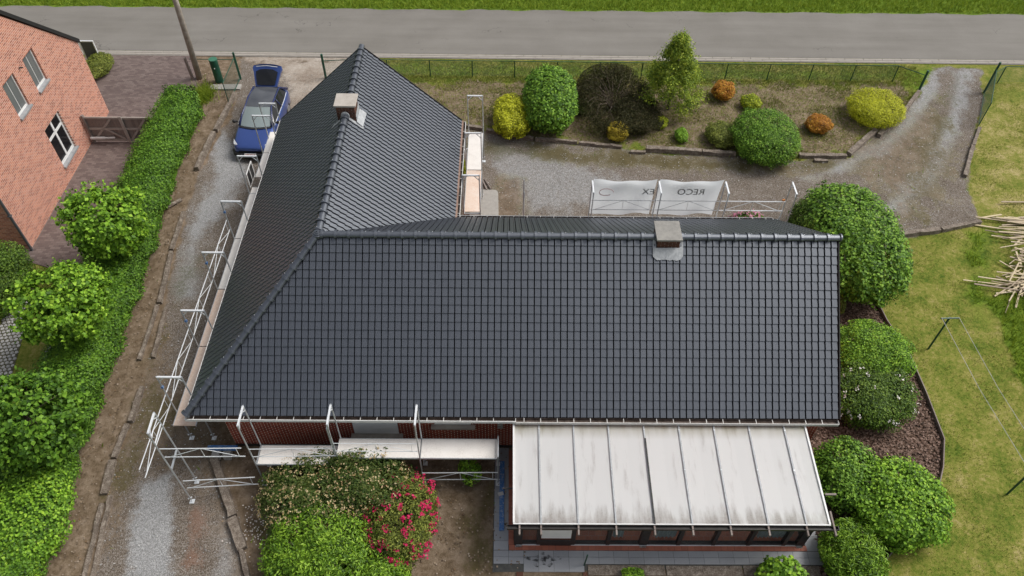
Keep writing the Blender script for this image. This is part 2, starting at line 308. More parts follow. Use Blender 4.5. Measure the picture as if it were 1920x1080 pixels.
# ------------------------------------------------------------------ ground
GX0, GX1, GY0, GY1, GS = -21.0, 44.0, -8.0, 33.0, 0.125
nx = int((GX1 - GX0) / GS) + 1; ny = int((GY1 - GY0) / GS) + 1
gx, gy = np.meshgrid(np.linspace(GX0, GX1, nx), np.linspace(GY0, GY1, ny)); gx = gx.ravel(); gy = gy.ravel()
nA = soft_noise(gx, gy, 0.7, 1); nB = soft_noise(gx, gy, 2.6, 2); nC = soft_noise(gx, gy, 6.0, 3)
W = {k: np.zeros_like(gx) for k in ('gravel', 'soil', 'mulch', 'conc', 'lush', 'dust', 'moss', 'pale', 'dry', 'base')}
def paint(ch, poly, soft=0.5, amt=1.0, wob=0.25, add=True):
    d = sdist(gx, gy, poly) + wob * (nB * 0.7 + nC * 0.5)
    v = np.clip(d / soft + 0.5, 0, 1) * amt
    W[ch] = np.maximum(W[ch], v) if add else W[ch] * (1 - v)
    return v
west = [(-4.468,23.354,0),(1.264,23.249,0),(0.222,20.234,0),(2.627,10.934,0),(0.208,4.749,0),(0.563,0.752,0),(0.667,-0.42,0),(1.428,-1.875,0),(2.27,-3.862,0),(2.894,-5.36,0),(-2.904,-5.378,0),(-2.516,-3.88,0),(-2.93,-0.815,0),(-3.046,1.553,0),(-3.209,4.6,0),(-3.569,7.868,0),(-4.034,11.509,-0),(-4.157,14.276,0),(-3.87,16.968,0),(-3.711,19.504,0)]
court = [(7.108,17.692,-0),(9.021,17.267,0),(11.026,16.609,0),(13.997,16.253,0),(16.424,15.778,0),(20.098,15.633,0),(22.989,15.364,0),(25.323,15.624,0),(27.056,17.392,0),(29.24,19.33,0),(30.895,21.397,0),(31.959,23.057,0),(34.27,22.995,0),(33.576,20.512,0),(32.15,17.875,0),(30.26,14.336,0),(29.643,11.227,0),(25.971,10.296,0),(23.333,8.121,0),(7.673,7.974,0)]
bed = [(1.518,21.408,0),(17.681,21.568,0),(29.736,21.615,0),(30.278,20.645,0),(27.056,17.392,0),(25.323,15.624,0),(22.989,15.364,0),(20.098,15.633,0),(16.424,15.778,0),(13.997,16.253,0),(11.026,16.609,0),(9.021,17.267,0),(4.675,17.908,0),(1.708,20.03,-0)]
strip = [(-6.154,20.822,0),(-4.105,20.623,0),(-3.685,19.504,0),(-3.87,16.968,0),(-4.134,14.277,0),(-3.989,11.51,0),(-3.528,7.868,0),(-3.171,4.601,0),(-3.01,1.553,0),(-2.896,-0.814,0),(-2.485,-3.88,0),(-2.311,-5.376,0),(-5.126,-5.385,0),(-5.055,-1.906,0),(-5.8,4.702,0),(-6.022,10.841,0),(-6.587,18.167,0)]
garden = [(-0.26,1.57,0),(9.866,1.635,0),(10.165,-3.91,0),(10.145,-5.622,0),(2.509,-5.646,0),(1.428,-1.875,0),(0.582,-0.421,0)]
mulchp = [(20.93,6.986,0),(23.783,7.368,0),(23.917,5.821,0),(24.229,4.353,0),(24.254,2.596,0),(24.202,0.773,0),(23.789,-0.255,0),(23.276,-1.14,0),(21.86,-2.557,0),(20.743,-3.503,0),(20.083,-4.106,0),(18.286,-5.598,0),(17.536,-5.6,0),(19.385,-0.696,0),(19.263,1.696,0)]
paint('base', [(-7.154,23.815,0),(1.321,23.857,0),(1.936,17.455,-0),(0.403,4.751,0),(0.37,1.574,0),(10.229,1.638,0),(10.249,-3.513,0),(12.303,-3.601,0),(19.288,-3.573,0),(18.363,-6.96,0),(-2.984,-7.011,0),(-5.292,-5.669,0),(-5.383,-1.908,0),(-5.993,4.7,0),(-6.243,10.838,-0),(-6.841,18.164,-0)], 0.3, 1.0, 0.05)
paint('soil', strip, 0.5, 1.0, 0.2); paint('gravel', strip, 0.3, 1.0, 0.1, False); paint('soil', [(-7.046,23.211,0),(-4.532,23.153,0),(-3.713,20.31,0),(-6.086,20.273,0)], 0.6, 0.8, 0.5)
paint('gravel', west, 0.5); paint('soil', west, 0.4, 1.0, 0.1, False)
paint('gravel', court, 0.6); paint('soil', court, 0.5, 1.0, 0.1, False)
paint('soil', bed, 0.8, 0.62, 0.9); paint('lush', bed, 0.8, 0.40, 0.5)
paint('soil', garden, 0.4); paint('gravel', garden, 0.4, 1.0, 0.1, False)
paint('mulch', mulchp, 0.25, 1.0, 0.05)
paint('conc', [(-3.89,23.264,0),(1.41,23.202,0),(0.645,19.569,0),(-0.905,18.89,0),(-1.492,20.894,0),(-2.19,22.402,0)], 0.9, 0.95, 0.5); paint('soil', [(-4.84,23.753,0),(1.341,23.704,0),(1.373,22.46,0),(-3.737,22.573,0)], 0.5, 0.6, 0.3); paint('conc', [(-4.398,23.658,0),(1.348,23.654,0),(1.305,22.951,0),(-4.261,23.058,0)], 0.4, 0.8, 0.2)
paint('moss', [(7.025,16.795,0),(11.019,16.292,0),(20.003,15.137,0),(24.96,15.389,0),(24.282,14.704,0),(19.896,14.575,0),(10.751,15.208,0),(7.564,15.856,0)], 0.9, 0.8, 0.6)
paint('soil', [(10.77,16.289,0),(22.896,14.985,0),(24.714,15.386,0),(24.161,14.261,0),(17.972,14.625,0),(10.751,15.208,0)], 0.9, 0.8, 0.7)
paint('soil', [(24.467,15.383,0),(26.992,17.187,0),(29.092,18.892,0),(31.243,20.477,0),(30.4,15.459,0),(28.477,12.89,0),(26.161,10.867,0),(25.98,13.92,0)], 1.6, 0.66, 1.3)
paint('moss', [(27.924,15.427,0),(32.773,22.383,0),(33.473,22.394,0),(28.998,14.32,-0),(26.952,11.198,0)], 1.2, 0.55, 1.0)
paint('lush', [(31.725,22.954,0),(32.997,22.975,0),(31.848,19.588,0),(30.178,18.267,0)], 1.0, 0.35, 0.8)
paint('soil', [(8.944,14.074,0),(10.371,13.911,0),(10.337,11.018,0),(8.88,11.002,0)], 0.7, 0.8, 0.5)
paint('soil', [(-4.446,4.712,0),(-3.19,5.723,0),(-2.107,3.312,0),(0.634,2.001,0),(2.27,-3.862,0),(1.529,-4.021,0),(0.852,-1.878,0),(-1.151,-0.047,0),(-2.288,-0.811,0),(-2.347,-3.564,0),(-2.581,-3.565,0)], 1.0, 0.72, 0.8)
paint('moss', [(-3.181,1.976,0),(-2.888,6.775,0),(-1.884,9.337,0),(-3.386,9.322,0),(-3.091,4.723,0),(-3.09,1.137,0),(-2.945,-1.363,0),(-2.279,-1.36,0),(-1.609,1.562,0),(0.403,-0.038,0),(0.926,-0.794,0),(-2.669,3.307,0)], 1.0, 0.62, 0.8)
paint('pale', [(-2.056,-0.903,0),(-1.125,-0.618,0),(-0.66,-2.232,0),(-0.096,-4.027,0),(-1.534,-4.032,0),(-1.912,-2.238,0)], 0.5, 1.0, 0.25)
paint('pale', [(-4.702,17.776,0),(-2.071,15.044,0),(-2.125,12.196,0),(-2.982,10.243,0),(-2.279,6.78,0),(-3.091,6.773,0),(-3.724,10.548,-0),(-3.474,13.922,0)], 0.9, 0.85, 0.5)
paint('pale', [(0.905,-3.39,0),(0.934,-1.878,0),(1.263,-1.876,0),(1.875,-4.174,0),(1.026,-4.177,0)], 0.7, 0.6, 0.4)
paint('pale', [(8.774,16.939,0),(11.984,15.605,0),(15.029,14.149,0),(12.961,11.698,0),(10.458,11.671,0),(8.939,14.439,-0)], 1.2, 0.6, 0.7)
paint('pale', [(31.725,22.954,0),(32.432,22.965,0),(30.944,20.245,0),(28.972,17.624,0),(27.058,15.8,0),(24.161,14.261,0),(22.669,14.061,0),(26.805,16.581,0),(29.092,18.892,0)], 0.7, 0.85, 0.5); paint('pale', [(33.101,22.877,0),(34.033,22.893,0),(32.557,20.044,0),(30.597,16.632,0),(28.745,13.954,0),(26.488,11.849,0),(25.671,12.175,-0),(28.533,15.056,0),(30.989,18.704,0)], 0.7, 0.85, 0.5)
paint('lush', [(32.36,22.62,0),(32.922,22.629,0),(30.989,18.704,0),(28.79,15.438,0),(27.545,14.302,0),(29.768,17.842,0)], 0.6, 0.5, 0.6)
paint('dust', [(-0.102,-1.883,0),(0.138,-1.794,0),(0.506,-3.552,0),(0.082,-3.554,0)], 0.7, 1.0, 0.25)
paint('lush', [(28.013,7.049,0),(28.305,6.249,0),(27.734,2.18,0),(29.432,-0.643,0),(33.75,7.653,0),(29.867,7.478,0)], 0.5, 1.0, 0.25)
paint('lush', [(28.755,10.577,0),(29.917,11.23,0),(27.788,5.983,0),(27.488,6.774,0)], 0.9, 0.75, 0.5)
paint('lush', [(-24.795,27.732,0),(47.352,27.927,0),(51.782,35.749,0),(-28.065,33.992,0)], 0.6, 1.0, 0.25)
paint('dry', [(32.516,19.598,0),(36.065,21.01,0),(31.746,11.249,0),(29.821,11.555,-0),(30.697,14.341,0)], 2.0, 0.55, 1.3)
paint('lush', [(0.89,22.944,0),(22.844,22.711,0),(30.058,22.583,0),(29.815,21.854,0),(22.657,21.837,0),(1.044,21.875,0)], 0.5, 0.55, 0.4)
paint('lush', [(30.107,22.73,0),(31.866,22.956,0),(30.812,21.162,0),(30.081,20.232,0),(29.657,21.378,0)], 0.6, 0.8, 0.4)
paint('moss', [(1.827,-2.562,0),(2.132,-1.696,0),(1.523,-0.415,0),(2.894,-3.859,0)], 0.7, 0.8, 0.4)
paint('moss', [(8.132,-2.192,0),(9.176,-0.75,0),(9.299,-3.517,0),(8.676,-3.837,0),(8.323,-2.868,0)], 0.9, 0.7, 0.5)
paint('pale', [(6.139,-3.53,0),(6.82,-2.198,0),(7.95,-1.844,0),(8.317,-2.701,0),(7.893,-3.84,0),(6.655,-4.001,0)], 1.0, 0.35, 0.5)
gz = -0.02 + 0.012 * nC * np.clip(W['soil'] + W['mulch'] + 0.4 * W['gravel'], 0, 1)
idx = np.arange(nx * ny).reshape(ny, nx)
F = np.stack([idx[:-1, :-1], idx[:-1, 1:], idx[1:, 1:], idx[1:, :-1]], -1).reshape(-1, 4)
gme = np_mesh('garden_ground', np.stack([gx, gy, gz], -1), F)
for k, v in W.items():
    a = gme.attributes.new(k, 'FLOAT', 'POINT'); a.data.foreach_set('value', v.astype(np.float32))
def groundmat():
    m, ns, ls, bs = newmat('garden ground'); P = pos_of(ns)
    n1 = noise(ns, ls, P, 0.9, 5, 0.65); n2 = noise(ns, ls, P, 7, 5, 0.7); n3 = noise(ns, ls, P, 38, 3, 0.7)
    def at(k): a = ns.new('ShaderNodeAttribute'); a.attribute_name = k; return a.outputs['Fac']
    def vor(sc):
        v = ns.new('ShaderNodeTexVoronoi'); v.inputs['Scale'].default_value = sc; ls.new(P, v.inputs['Vector'])
        s = ns.new('ShaderNodeSeparateColor'); ls.new(v.outputs['Color'], s.inputs[0]); return s.outputs[0], v.outputs['Distance']
    def blend(*ws):
        o = None
        for wt, s in ws:
            t = mth(ns, ls, 'MULTIPLY', s, wt); o = t if o is None else mth(ns, ls, 'ADD', o, t)
        return o
    va, vd = vor(46); vb, vbd = vor(20)
    lv = blend((0.42, n1), (0.33, n2), (0.25, n3)); lv = mth(ns, ls, 'ADD', lv, mth(ns, ls, 'MULTIPLY', at('dry'), 0.10))
    lawn = ramp(ns, ls, lv, [(0.055, 0.105, 0.010), (0.125, 0.165, 0.020), (0.23, 0.225, 0.048), (0.40, 0.33, 0.15)], [0.39, 0.46, 0.54, 0.64])
    lush = ramp(ns, ls, blend((0.3, n1), (0.35, n2), (0.35, n3)), [(0.045, 0.09, 0.008), (0.10, 0.17, 0.014), (0.17, 0.25, 0.024), (0.25, 0.29, 0.05)], [0.35, 0.47, 0.56, 0.68])
    n4 = noise(ns, ls, P, 2.6, 5, 0.75)
    soil = ramp(ns, ls, blend((0.15, n1), (0.45, n4), (0.2, n2), (0.2, n3)), [(0.065, 0.042, 0.023), (0.15, 0.108, 0.068), (0.25, 0.19, 0.135), (0.38, 0.31, 0.24)], [0.34, 0.46, 0.56, 0.68])
    gcol = ramp(ns, ls, blend((0.45, va), (0.25, n3), (0.30, n1)), [(0.075, 0.056, 0.040), (0.14, 0.112, 0.088), (0.21, 0.182, 0.155), (0.36, 0.33, 0.30)], [0.25, 0.45, 0.60, 0.82])
    gpale = ramp(ns, ls, blend((0.6, va), (0.4, n3)), [(0.19, 0.188, 0.186), (0.29, 0.29, 0.29), (0.42, 0.42, 0.42)], [0.22, 0.5, 0.8])
    mul = ramp(ns, ls, blend((0.55, vb), (0.25, n3), (0.2, n1)), [(0.028, 0.018, 0.012), (0.085, 0.05, 0.034), (0.16, 0.105, 0.08), (0.30, 0.22, 0.18)], [0.25, 0.45, 0.6, 0.85])
    con = ramp(ns, ls, blend((0.5, n1), (0.3, n2), (0.2, n3)), [(0.22, 0.17, 0.13), (0.36, 0.31, 0.26), (0.46, 0.41, 0.36)], [0.36, 0.5, 0.62])
    def sel(k, noi, k2=1.2, sharp=4.0):
        e = mth(ns, ls, 'ADD', at(k), mth(ns, ls, 'MULTIPLY', mth(ns, ls, 'SUBTRACT', noi, 0.5), k2))
        return mth(ns, ls, 'MULTIPLY_ADD', e, sharp, 0.5 - 0.5 * sharp, clamp=True)
    mixn = blend((0.5, n2), (0.5, n3))
    c = mixc(ns, ls, sel('lush', mixn, 2.2, 3.0), lawn, lush)
    c = mixc(ns, ls, mth(ns, ls, 'MAXIMUM', sel('soil', mixn, 2.4, 4.0), sel('base', mixn, 0.5, 6.0)), c, soil)
    pg = mixc(ns, ls, sel('pale', mixn, 1.8, 2.0), gcol, gpale)
    gs_ = mth(ns, ls, 'MULTIPLY', sel('gravel', mixn, 1.0, 5.0), mth(ns, ls, 'SUBTRACT', 1.0, mth(ns, ls, 'MULTIPLY', sel('soil', mixn, 2.6, 2.2), 0.72)))
    c = mixc(ns, ls, gs_, c, pg)
    c = mixc(ns, ls, mth(ns, ls, 'MULTIPLY', sel('moss', mixn, 2.6, 3.0), 0.62), c, ramp(ns, ls, n3, [(0.035, 0.04, 0.006), (0.10, 0.085, 0.018)], [0.3, 0.7]))
    c = mixc(ns, ls, sel('mulch', mixn, 0.6, 5.0), c, mul)
    c = mixc(ns, ls, sel('conc', mixn, 1.3, 3.0), c, con)
    c = mixc(ns, ls, mth(ns, ls, 'MULTIPLY', sel('dust', mixn, 2.4, 2.0), 0.55), c, (0.22, 0.115, 0.075))
    ls.new(c, bs.inputs['Base Color']); bs.inputs['Roughness'].default_value = 0.95; bs.inputs['Specular IOR Level'].default_value = 0.2
    bump(ns, ls, blend((0.5, n3), (0.3, va), (0.2, n2)), 0.8, 0.03, bs); return m
M['ground'] = groundmat(); gme.materials.append(M['ground'])
struct(link('garden_ground', gme))
struct(MB().add([(-400, -300, -0.12), (400, -300, -0.12), (400, 500, -0.12), (-400, 500, -0.12)], [(0, 1, 2, 3)]).build('ground', mat('meadow', [(0.05, 0.09, 0.012), (0.12, 0.16, 0.025)], 0.6, 0.9)))
# road with a concrete channel along its near edge
def roadmat():
    m, ns, ls, bs = newmat('worn asphalt'); P = pos_of(ns)
    mp = ns.new('ShaderNodeMapping'); mp.inputs['Scale'].default_value = (0.12, 1.3, 1); ls.new(P, mp.inputs[0])
    a = noise(ns, ls, mp.outputs[0], 1.0, 4); b = noise(ns, ls, P, 60, 2, 0.8); c0 = noise(ns, ls, P, 0.5, 4)
    v = mth(ns, ls, 'ADD', mth(ns, ls, 'ADD', mth(ns, ls, 'MULTIPLY', a, 0.35), mth(ns, ls, 'MULTIPLY', b, 0.4)), mth(ns, ls, 'MULTIPLY', c0, 0.25))
    c = ramp(ns, ls, v, [(0.15, 0.14, 0.123), (0.195, 0.183, 0.165), (0.235, 0.223, 0.203)], [0.34, 0.5, 0.66])
    vo = ns.new('ShaderNodeTexVoronoi'); vo.feature = 'DISTANCE_TO_EDGE'; vo.inputs['Scale'].default_value = 0.42
    mx = ns.new('ShaderNodeMix'); mx.data_type = 'VECTOR'; mx.inputs[0].default_value = 0.12; ls.new(P, mx.inputs[4])
    nn = ns.new('ShaderNodeTexNoise'); nn.inputs['Scale'].default_value = 1.5; nn.inputs['Detail'].default_value = 6; ls.new(P, nn.inputs['Vector'])
    ad = ns.new('ShaderNodeVectorMath'); ad.operation = 'MULTIPLY_ADD'; ls.new(nn.outputs['Color'], ad.inputs[0]); ad.inputs[1].default_value = (1.4, 1.4, 1.4); ls.new(P, ad.inputs[2]); ls.new(ad.outputs[0], vo.inputs['Vector'])
    cr = mth(ns, ls, 'MULTIPLY', mth(ns, ls, 'LESS_THAN', vo.outputs['Distance'], 0.006), mth(ns, ls, 'GREATER_THAN', noise(ns, ls, P, 0.35, 2), 0.60))
    c = mixc(ns, ls, mth(ns, ls, 'MULTIPLY', cr, 0.5), c, (0.05, 0.047, 0.043))
    ls.new(c, bs.inputs['Base Color']); bs.inputs['Roughness'].default_value = 0.85; bs.inputs['Specular IOR Level'].default_value = 0.3
    bump(ns, ls, b, 0.5, 0.01, bs); return m
rv = [(-60, 23.97, 0), (80, 23.60, 0), (80, 28.53, 0), (-60, 28.30, 0)]
xs = np.linspace(-60, 80, 281); ra = []; rb = []
for x in xs: ra.append((x, 23.95 - 0.0028 * (x + 20), 0.012)); rb.append((x, 28.36 + 0.0019 * (x + 19) + 0.05 * math.sin(x * 1.7) + 0.04 * math.sin(x * 4.1 + 1) + random.uniform(-0.03, 0.03), 0.012))
rm = MB(); n_ = len(xs); rm.add(ra + rb, [(i, i + 1, n_ + i + 1, n_ + i) for i in range(n_ - 1)])
struct(rm.build('road', roadmat()))
ch = struct(MB().add([(-60, 23.60, 0.008), (80, 23.25, 0.008), (80, 23.6, 0.008), (-60, 24.0, 0.008)], [(0, 1, 2, 3)]).build('road_channel', mat('channel joint', [(0.20, 0.18, 0.16), (0.30, 0.28, 0.25)], 8, 0.9)))
kme = MB().box((0, 0, 0), (0.98, 0.15, 0.05)).mesh('kerb_stone'); kme.materials.append(mat('pale concrete kerb', [(0.27, 0.245, 0.215), (0.38, 0.35, 0.31)], 2.5, 0.9, fine=40))
for i in range(62):
    x = -19.5 + i
    for r in (0, 1):
        k = link('kerb_stone', kme, ch); k.location = (x + 0.4 * r, 23.66 - 0.0028 * (x + 20) + 0.16 * r, 0.0 + 0.008 * r)
# neighbour's paved drive
struct(MB().add([(q[0], q[1], 0.004) for q in [(-12.574,23.47,0),(-6.836,23.466,0),(-5.727,19.918,0),(-5.823,13.893,0),(-6.143,8.27,0),(-8.338,8.249,0),(-10.314,8.956,0),(-11.717,9.238,0),(-12.126,10.147,0),(-10.263,9.858,0),(-9.737,17.705,0),(-12.192,21.664,0)]], [tuple(range(12))]).build('paved_drive', M['paver']))
# two tracks of pale paving stones in the neighbour's grass
stone_me = []
for k in range(4):
    b = MB(); pts = []
    for i in range(7):
        a = 2 * math.pi * i / 7 + random.uniform(-.22, .22); r = random.uniform(0.88, 1.06); ca, sa = math.cos(a), math.sin(a)
        q = max(abs(ca), abs(sa)) ** 0.7; pts.append((0.066 * ca * r / q, 0.066 * sa * r / q))
    b.prism(pts, -0.03, 0.018); n = len(pts)
    b.add([(x * .86, y * .86, 0.026) for x, y in pts] + [(x, y, 0.018) for x, y in pts], [tuple(range(n))] + [(n + i, n + (i + 1) % n, (i + 1) % n, i) for i in range(n)])
    me = b.mesh('paving_stone'); me.materials.append(M['cobble']); stone_me.append(me)
def track(p0, p1, width, nrow, name):
    p0, p1 = Vector((p0[0], p0[1], 0)), Vector((p1[0], p1[1], 0)); d = (p1 - p0); L = d.length; d.normalize(); s = Vector((-d.y, d.x, 0))
    hw = width / 2 + 0.02
    base = struct(MB().add([tuple(v) for v in (p0 - s * hw, p1 - s * hw, p1 + s * hw, p0 + s * hw)], [(0, 1, 2, 3)]).build(name, mat('mossy joint', [(0.05, 0.05, 0.025), (0.12, 0.11, 0.07)], 12, 0.95)))
    base.location = (0, 0, -0.002); k = int(L / 0.15)
    for i in range(k):
        for j in range(nrow):
            o = link('paving_stone', random.choice(stone_me), base)
            o.location = p0 + d * (0.075 + i * 0.15 + random.uniform(-.01, .01)) + s * ((j + 0.5) / nrow - 0.5) * width + s * (0.035 if i % 2 else -0.035) + Vector((0, 0, random.uniform(-.006, .006)))
            o.rotation_euler = (random.uniform(-.04, .04), random.uniform(-.04, .04), math.atan2(d.y, d.x) + random.uniform(-.12, .12)); o.scale = (1, 0.95, 1)
track((-8.95, 6.7), (-8.1, 1.9), 0.92, 6, 'paved_track')
track((-6.82, 4.9), (-6.2, -2.2), 0.58, 4, 'paved_track')

# ------------------------------------------------------------------ main house
EZ = 2.6                                   # eave height
XA, XE, LW, YB, YN, ZR = 3.83, 7.59, 14.59, 4.20, 8.62, 2.6 + 3.46
XR = 19.63
house = thing('house', 'long red brick house with new black tiled roof, ringed by scaffolding', 'house', (0, 0, 0))
TW, TG = 0.2003, 0.26
prof = [(0.0, -0.07), (0.0, 0.030), (0.036, 0.030), (0.044, 0.006), (0.166, 0.006), (0.168, -0.07)]
def tile_verts(gauge):
    v = []
    for y, lift, cut in ((0.0, 0.034, 0.016), (0.011, 0.034, 0.0), (gauge + 0.03, 0.0, 0.0)):
        for x, z in prof: v.append((x, y, z + lift - (cut if z > 0 else 0)))
    return v
def tile_faces():
    n = len(prof); f = [(r * n + i, r * n + i + 1, r * n + n + i + 1, r * n + n + i) for r in (0, 1) for i in range(n - 1)]; f.append((0, 5, 4, 3)); f.append((0, 3, 2, 1)); return f
TF = [tuple(reversed(f)) for f in tile_faces()]
camv = Vector(l_); allt = []
def slope(O, U, V, wid, leng, planes, key):
    O, U, V = Vector(O), Vector(U).normalized(), Vector(V).normalized(); N = U.cross(V); rows = round(leng / TG); g = leng / rows; cols = round(wid / TW); tw = wid / cols
    Rm = Matrix((U, V, N)).transposed().to_4x4(); tv = tile_verts(g); keep = []
    for r in range(rows):
        for c in range(cols):
            o = O + U * (c * tw) + V * (r * g - 0.02) + N * random.uniform(-0.002, 0.002)
            cs = [o, o + U * tw, o + V * g, o + U * tw + V * g]; inn = [all((q - pt).dot(nv) > 0 for pt, nv in planes) for q in cs]
            if not any(inn): continue
            mid = o + U * tw / 2 + V * g / 2; dv = camv - mid; area = max(0, N.dot(dv.normalized())) / dv.length_squared
            keep.append((Matrix.Translation(o + U * random.uniform(-.002, .002) + V * random.uniform(-.003, .003)) @ Rm @ Matrix.Rotation(random.gauss(0, .004), 4, 'Z') @ Matrix.Rotation(random.gauss(0, .004), 4, 'Y'), all(inn), area))
    me = bpy.data.meshes.new('roof_tile'); me.from_pydata(tv, [], TF); me.update(); me.materials.append(M['tile'])
    for k in keep: allt.append((k[2] if k[1] else -1, key, k[0], me, tv, planes))
def P3(x, y, z): return Vector((x, y, z))
hipd = P3(XA, YB, 0); hipn = P3(YB, -XA, 0).normalized()          # front side of the hip
vald = P3(XE - XA, YN - YB, 0); valn = P3(-(YN - YB), XE - XA, 0).normalized()   # north side of the valley
R0 = P3(XA, YB, 0)
slope((0, 0, EZ), (1, 0, 0), (0, YB, ZR - EZ), XR, math.hypot(YB, ZR - EZ), [(P3(0, 0, 0), hipn)], 'front')
slope((0, LW, EZ), (0, -1, 0), (XA, 0, ZR - EZ), LW, math.hypot(XA, ZR - EZ), [(P3(0, 0, 0), -hipn)], 'west')
slope((XE, YB, EZ), (0, 1, 0), (XA - XE, 0, ZR - EZ), LW - YB, math.hypot(XE - XA, ZR - EZ), [(R0, valn)], 'east')
slope((XR, YN, EZ), (-1, 0, 0), (0, YB - YN, ZR - EZ), XR - XA, math.hypot(YN - YB, ZR - EZ), [(R0, -valn)], 'back')
allt.sort(key=lambda t: -t[0]); stuffm = bmesh.new()
for i, (a, key, mx, me, tv, pl) in enumerate(allt):
    if i < 300: o = link('roof_tile', me, house); o.matrix_local = mx
for key in ('front', 'west', 'east', 'back'):
    sub = [t for t in allt[300:] if t[1] == key]
    if not sub: continue
    b = MB()
    for a, k_, mx, me, tv, pl in sub: b.add([mx @ Vector(v) for v in tv], TF)
    me = b.mesh('roof_tiles'); bm = bmesh.new(); bm.from_mesh(me)
    for pt, nv in sub[0][5]: bmesh.ops.bisect_plane(bm, geom=bm.verts[:] + bm.edges[:] + bm.faces[:], plane_co=pt, plane_no=nv, clear_inner=True)
    bm.to_mesh(me); bm.free(); me.materials.append(M['tile']); link('roof_tiles', me, house, kind='stuff')
# underlay
z0 = -0.09; b = MB(); e = EZ + z0; t = ZR + z0
b.add([(0, 0, e), (XR, 0, e), (XR, YB, t), (XA, YB, t)], [(0, 1, 2, 3)]); b.add([(0, LW, e), (0, 0, e), (XA, YB, t), (XA, LW, t)], [(0, 1, 2, 3)])
b.add([(XE, YN, e), (XE, LW, e), (XA, LW, t), (XA, YB, t)], [(0, 1, 2, 3)]); b.add([(XR, YN, e), (XE, YN, e), (XA, YB, t), (XR, YB, t)], [(0, 1, 2, 3)])
b.build('roof_underlay', M['deckroof'], house)
# valley flashing, verge boards
b = MB(); vv = Vector((XE - XA, YN - YB, EZ - ZR))
for k in range(16):
    p = Vector((XA, YB, ZR)) + vv * (0.05 + k * 0.0585); q = p + vv * 0.035
    b.beam(p + Vector((-.10, .10, .05)), q + Vector((-.10, .10, .05)), 0.035, 0.03)
b.build('valley_flashing', M['white'], house)
for p, q in (((XR + .02, 0, EZ - .03), (XR + .02, YB, ZR - .03)), ((XR + .02, YN, EZ - .03), (XR + .02, YB, ZR - .03)), ((0, LW + .02, EZ - .03), (XA, LW + .02, ZR - .03)), ((XE, LW + .02, EZ - .03), (XA, LW + .02, ZR - .03))): MB().beam(p, q, 0.03, 0.16).build('verge_board', M['dark'], house)
# ridge tiles
def ridge_mesh(L):
    b = MB(); n = 10
    for (ya, yb, r0, r1) in ((0.0, L - 0.04, 0.112, 0.118), (L - 0.06, L + 0.014, 0.158, 0.162)):
        vs = []
        for y, r in ((ya, r0), (yb, r1)):
            for k in range(n + 1):
                a = math.pi * (k / n) * 1.12 - 0.06 * math.pi; vs.append((r * math.cos(a), y, r * math.sin(a) * 0.86))
        b.add(vs, [(k, k + 1, n + 2 + k, n + 1 + k) for k in range(n)]); b.add(vs[n + 1:], [tuple(range(n + 1))]); b.add(vs[:n + 1], [tuple(range(n, -1, -1))])
    b.box((0.05, L - 0.12, 0.088), (0.018, 0.018, 0.012), 0, 1)
    me = b.mesh('ridge_tile'); me.materials.append(M['tile']); me.materials.append(M['alu']); return me
def ridge_line(p, q, n):
    p, q = Vector(p), Vector(q); d = q - p; L = d.length / n; d.normalize(); me = ridge_mesh(L)
    x = d.cross(Vector((0, 0, 1))).normalized(); zz = x.cross(d); Rm = Matrix((x, d, zz)).transposed().to_4x4()
    for i in range(n):
        o = link('ridge_tile', me, house); o.matrix_local = Matrix.Translation(p + d * L * i + Vector((0, 0, random.uniform(-.003, .003)))) @ Rm
zr = ZR + 0.035
ridge_line((XR + .06, YB, zr), (XA + .12, YB, zr), 39); ridge_line((XA, LW + .05, zr), (XA, YB + .12, zr), 26)
ridge_line((XA - .06, YB - .07, zr - .03), (-.03, -.03, EZ + .06), 17)
b = MB()
for r, z in ((0.17, 0.10), (0.13, 0.14), (0.085, 0.17), (0.035, 0.20)): b.tube([(XA, YB, ZR), (XA, YB, ZR + z - .02), (XA, YB, ZR + z)], [r * 1.02, r, r * .86], 18)
b.build('hip_cap', M['tile'], house); b = MB(); b.tube([(XR + .05, YB, zr + .01), (XR + .10, YB, zr + .01)], [.135, .12], 14).build('ridge_end_cap', M['tile'], house)
# gutters: open troughs
def gutter(p, q, out, m, name='gutter', wdt=0.13, drop=0.03):
    p, q, out = Vector(p), Vector(q), Vector(out); b = MB(); z = Vector((0, 0, 1)); d = (q - p).normalized(); h = 0.10
    a0, a1 = p - z * drop, q - z * drop
    b.beam(a0 + out * wdt - z * h / 2, a1 + out * wdt - z * h / 2, 0.012, h); b.beam(a0 + out * wdt + z * .004, a1 + out * wdt + z * .004, 0.018, 0.018)
    b.beam(a0 + out * .0 - z * h / 2, a1 + out * .0 - z * h / 2, 0.012, h, 1); b.beam(a0 + out * (wdt - .012) - z * h / 2, a1 + out * (wdt - .012) - z * h / 2, 0.008, h * .9, 1)
    for e_ in (a0, a1): b.beam(e_ - z * h / 2, e_ + out * wdt - z * h / 2, 0.012, h)
    b.beam(a0 + out * wdt / 2 - z * h, a1 + out * wdt / 2 - z * h, wdt, 0.012, 1); o = b.build(name, [m, M['gutin']], house)
    bk = MB(); L = (a1 - a0).length
    for i in range(int(L / .5)): s = a0 + d * (0.25 + i * .5); bk.beam(s + z * .008, s + out * wdt + z * .008, 0.02, 0.006)
    if wdt < .2: bk.build('gutter_bracket', M['zinc'], o)
gutter((-.06, -.02, EZ), (9.85, -.03, EZ), (0, -1, 0), M['white']); gutter((9.86, -.03, EZ), (XR - .02, -.03, EZ - .01), (0, -1, 0), M['zinc'], wdt=0.16)
